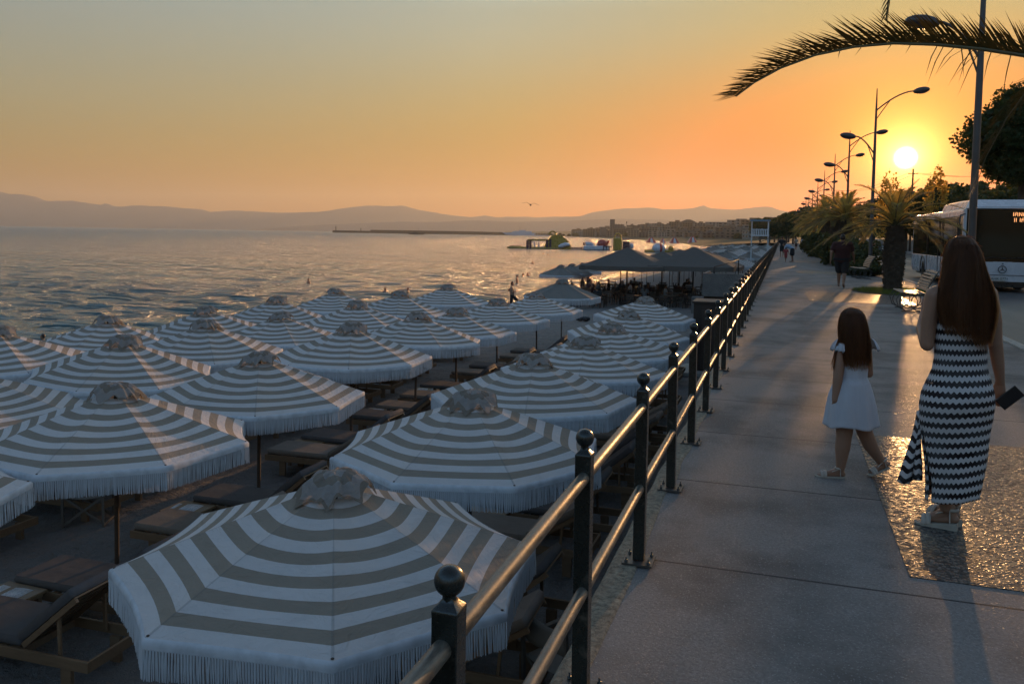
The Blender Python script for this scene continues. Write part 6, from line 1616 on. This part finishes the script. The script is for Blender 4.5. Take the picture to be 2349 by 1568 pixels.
def girl():
    p = ground_at(1950, 1096); r = empty('person', (p.x, p.y, 0), YAW, 'little girl with long hair in a white dress and sandals, striding towards the railing', 'person', 'woman and girl walking together')
    V = Vector; mb = MB(); s = .70
    mb.ball((.01, 0, .60), (.098, .09, .10)); capsule(mb, (.01, 0, .60), .078, (.02, 0, .80), .082, 16); mb.ball((.022, 0, .86), (.098, .075, .09), 16, 10); capsule(mb, (-.055, .0, .925), .034, (.100, .0, .93), .034); capsule(mb, (.02, 0, .92), .045, (.015, 0, .985), .036)
    h = V((.005, .0, 1.075)); mb.ball(h, (.073, .078, .092), 18, 12); capsule(mb, (.012, 0, .98), .036, h - V((0, 0, .04)), .04); ey = face(mb, h, .84, (-.75, .66, 0))
    capsule(mb, (-.075, -.02, .915), .040, (-.108, -.045, .70), .033, 14); capsule(mb, (-.108, -.045, .70), .033, (-.128, -.055, .555), .023, 14); hand(mb, (-.128, -.055, .555), (-.0, -.02, -1), (.6, .5, 0), (.0, .9, 0), .66, .5, .055)
    capsule(mb, (.112, .015, .92), .034, (.138, .03, .72), .027, 14); capsule(mb, (.138, .03, .72), .026, (.07, .15, .78), .019, 14); hand(mb, (.07, .15, .78), (-.7, .6, .3), (0, -.6, .5), (0, 0, 1), .64, .5, .055)
    capsule(mb, (-.035, -.01, .56), .075, (-.048, -.012, .31), .054, 16); capsule(mb, (-.048, -.012, .31), .052, (-.056, -.005, .21), .051, 14); capsule(mb, (-.056, -.005, .21), .050, (-.066, .0, .075), .030, 14); foot(mb, (-.066, 0, .07), (-.050, -.002, 0), (-.222, .03, 0), .70, .014)
    capsule(mb, (.050, .015, .56), .075, (.110, .03, .315), .054, 16); capsule(mb, (.110, .03, .315), .052, (.155, .04, .22), .050, 14); capsule(mb, (.155, .04, .22), .049, (.237, .05, .098), .030, 14); foot(mb, (.239, .05, .085), (.284, .055, .055), (.150, .04, .004), .72, .012)
    body = fuse(mb, 'body', M_SKIN, r, .0048, 4)
    mb = MB()
    for e in ey: mb.ball(e, .010, 8, 6)
    mb.build('eyes', simple('eye_white2', (.4, .38, .36), .2), body)
    sandal(r, (-.050, -.002, 0), (-.222, .03, 0), .70, M_SOLE, M_STRAP, .014); sandal(r, (.284, .055, .050), (.150, .04, .0), .72, M_SOLE, M_STRAP, .012)
    n = NT('white_cotton_dress'); f = n.noise(n.coord('Object', (30, 30, 4)), 1.0, 4); w_ = n.noise(n.coord(), 300, 2)
    M = cloth_trans(n, n.mix(f, (.56, .57, .62), (.70, .71, .74)), (.75, .72, .70), .28, .9, n.bump(n.math('ADD', f, n.math('MULTIPLY', w_, .15)), .6, .01))
    prof = [(.945, .022, .080, .060), (.90, .022, .106, .082), (.82, .020, .096, .083), (.74, .015, .092, .085), (.70, .012, .092, .088), (.66, .006, .118, .11), (.58, .004, .145, .13), (.50, .006, .160, .145), (.42, .008, .170, .152), (.375, .008, .178, .158)]
    zs = np.concatenate([np.linspace(.945, .71, 14), np.linspace(.70, .372, 26)]); K = 96; rows = []
    for z in zs:
        a_ = [np.interp(z, [q[0] for q in prof][::-1], [q[k] for q in prof][::-1]) for k in (1, 2, 3)]; g = max(0, .70 - z)
        rows.append([V((a_[0] + a_[1] * math.cos(a) * (1 + g * (.16 * math.sin(a * 9 + 1) + .08 * math.sin(a * 5)) + (.008 * math.sin(a * 26) if z < .72 else 0)), a_[2] * math.sin(a) * (1 + g * .16 * math.sin(a * 9 + 1)), z - .03 * g * math.sin(a * 4 + .5) * 3 * g)) for a in np.linspace(0, 2 * math.pi, K, endpoint=False)])
    mb = MB(); mb.loft(rows, cap=False, smooth=True); d_ = mb.build('dress', M, r); m_ = d_.modifiers.new('s', 'SOLIDIFY'); m_.thickness = .0025
    for sx, cx, cz in ((-1, -.062, .93), (1, .108, .935)):
        mb = MB(); vs = []; A, B = 22, 5
        for b in range(B + 1):
            t = b / B
            for a in range(A + 1):
                q = -1.2 + 2.4 * a / A; rr = .036 + .052 * t; wv = .010 * t * math.sin(a * 1.9)
                vs.append(V((cx + sx * (rr * .75 * math.cos(q) + wv), math.sin(q) * rr * 1.25 - .005, cz + .035 - .055 * t * t - .02 * t + .008 * t * math.cos(a * 1.9))))
        mb.add(vs, [(b * (A + 1) + a, b * (A + 1) + a + 1, (b + 1) * (A + 1) + a + 1, (b + 1) * (A + 1) + a) for b in range(B) for a in range(A)], True); o = mb.build('ruffle_sleeve', M, d_); m_ = o.modifiers.new('s', 'SOLIDIFY'); m_.thickness = .002
    HP = [(1.183, .005, .01, -.0, .01), (1.178, .005, .032, -.0, .032), (1.165, .005, .056, -.002, .056), (1.14, .004, .072, -.006, .078), (1.10, .003, .085, -.012, .092), (1.05, .004, .094, -.020, .095), (1.0, .006, .099, -.028, .090), (.94, .010, .098, -.040, .078), (.88, .014, .092, -.052, .064), (.82, .020, .090, -.060, .052), (.77, .026, .078, -.066, .042), (.73, .03, .05, -.07, .026)]
    def hs(a, z, off=1.0):
        q = [np.interp(z, [k[0] for k in HP][::-1], [k[j] for k in HP][::-1]) for j in (1, 2, 3, 4)]
        rp = 1 + .022 * math.sin(a * 8 + z * 8) + .014 * math.sin(a * 15 + 1)
        return V((q[0] + q[1] * math.cos(a) * rp * off, q[2] + q[3] * math.sin(a) * rp * off, z))
    mb = MB(); zz = [1.183, 1.18, 1.174, 1.165] + list(np.linspace(1.15, .84, 28)); mb.loft([[hs(2 * math.pi * k / 64, z) if not (.96 < z < 1.11 and .5 < k / 64 * 2 < .95) else hs(2 * math.pi * k / 64, z, .86) for k in range(64)] for z in zz], cap=True, smooth=True); ha = mb.build('hair', M_LONG, r)
    mb = MB(); strands(hs, 1100, 1.178, .76, mb, .0022, .009, 5, zend=lambda a, sr: .80 + abs(sr.gauss(0, .03)) - .05 * sr.random() ** 2, arc_=(math.pi * .75, 2.25 * math.pi)); strands(hs, 160, 1.178, .9, mb, .0010, .014, 9, zend=lambda a, sr: sr.uniform(.78, 1.05), arc_=(-.7, .7)); strands(hs, 160, 1.178, .9, mb, .0010, .014, 19, zend=lambda a, sr: sr.uniform(.78, 1.05), arc_=(math.pi - .7, math.pi + .7))
    sr = random.Random(4)
    for _ in range(26):
        x = -.118 + sr.uniform(-.012, .012); y = -.03 + sr.uniform(-.02, .02); mb.tube([hs(math.pi * 1.02, 1.0), V((x + .015, y, .93)), V((x, y, .86)), V((x - .018 + sr.uniform(-.006, .006), y, .78 + sr.uniform(-.03, .05)))], .0014, 4)
    for _ in range(260):
        a = sr.uniform(0, 2 * math.pi); z = 1.182 - .18 * sr.random() ** 1.6; p0 = hs(a, z, 1.0); c = V((.005, 0, 1.06)); d = (p0 - c).normalized(); L = sr.uniform(.006, .018); t = d.cross(V((sr.gauss(0, 1), sr.gauss(0, 1), .3))).normalized()
        mb.tube([p0 - d * .004, p0 + d * L * .22 + t * L * .5, p0 + d * L * .28 + t * L * 1.3], .0004, 3)
    mb.build('loose_strands', M_WISP, ha)
    return r
G_ = girl(); lean(G_, .030)

# ---------------------------------------------------------------- other people
p = ground_at(1929, 660)
figure((p.x, p.y, 0), R(-8), 'walk', 'heavy set man in dark t-shirt and shorts walking away along the promenade', 1.78, wide=1.32, fat=1.28, top=CL['maroon'], bottom=CL['black'], vox=.014)
p = ground_at(1817, 601)
figure((p.x, p.y, 0), R(75), 'bend', 'woman in pale blue top and dark skirt bending over a small child', 1.65, top=CL['lightblue'], bottom=CL['black'], legs='skirt', hair='bun', vox=.02)
p = ground_at(1802, 601)
figure((p.x, p.y, 0), R(-20), 'walk', 'toddler in a red outfit held by the bending woman', 1.0, wide=1.2, top=CL['red'], bottom=CL['red'], vox=.02)
for px, py, c, b, lab, pose, h in ((1793, 590, 'black', 'black', 'person in black leaning at the railing beyond the toddler', 'stand', 1.75), (1826, 574, 'beige', 'maroon', 'distant walker in a beige top, left of the far pair', 'walk', 1.7), (1841, 574, 'white', 'white', 'distant walker dressed all in white, right of the far pair', 'walk', 1.68)):
    p = ground_at(px, py); figure((p.x, p.y, 0), R(rng.uniform(-20, 20)), pose, lab, h, top=CL[c], bottom=CL[b], vox=.03)
q = ray_at(1175, 650, 49.0); gz = q.z - 1.74
figure((q.x, q.y, max(sand_z(q.x, q.y), gz) - .02), R(-75), 'run', 'bare chested man in dark trunks running along the waterline', 1.76, bottom=CL['black'], vox=.018)
for px, w, lab, rz in ((1336, 66, 'bather standing behind the plain umbrellas, left of the two', 30), (1349, 66.5, 'bather standing behind the plain umbrellas, right of the two', -50)):
    q = ray_at(px, 650, w); figure((q.x, q.y, sand_z(q.x, q.y)), R(rz), 'stand', lab, 1.72, bottom=CL['black'], vox=.03, skin=M_SKIN2)
def swimmer(px, py, up, label, w=None):
    """somebody in the water: the body stands below the surface, only what the photo shows comes out"""
    p = ground_at(px, py, SEA); figure((p.x, p.y, SEA - (1.7 - up)), R(rng.uniform(0, 360)), 'stand', label, 1.7, vox=.03, group='swimmers off the beach')
swimmer(1186, 648, .72, 'bather wading chest deep with arms out, beyond the running man')
for i, (px, py) in enumerate(((708, 647), (884, 669), (936, 669), (1200, 634), (1211, 632), (1222, 604), (1246, 583), (1257, 585), (1350, 566))):
    swimmer(px, py, .34, 'head of a swimmer, %s swimmer counted from the left' % ORD[i + 1])
swimmer(99, 783, .30, 'head of the swimmer nearest the camera, first counted from the left')
# gull
q = ray_at(1217, 470, 60); r = empty('seagull', q, R(20), 'lone seagull gliding above the breakwater', 'bird')
mb = MB(); mb.ball((0, 0, 0), (.07, .22, .07), 10, 8); mb.ball((0, .24, .02), (.045, .07, .045), 8, 6); mb.tube([(0, .29, .02), (0, .36, .01)], [.015, .004], 5)
mb.add([(0, -.18, .01), (.06, -.36, 0), (-.06, -.36, 0)], [(0, 1, 2)]); b_ = mb.build('body', simple('gull_grey', (.12, .10, .09), .7), r)
for s in (-1, 1):
    mb = MB(); P_ = [(0, .1, .03), (.28, .16, .16), (.62, .02, .06)]; Q_ = [(0, -.1, .03), (.28, -.04, .16), (.62, -.06, .05)]
    vs = [Vector((s * x, y, z + (.10 if s < 0 else -.12) * x)) for x, y, z in P_ + Q_]; mb.add(vs, [(0, 1, 4, 3), (1, 2, 5, 4)]); o = mb.build('wing', b_.data.materials[0], r); m_ = o.modifiers.new('s', 'SOLIDIFY'); m_.thickness = .012
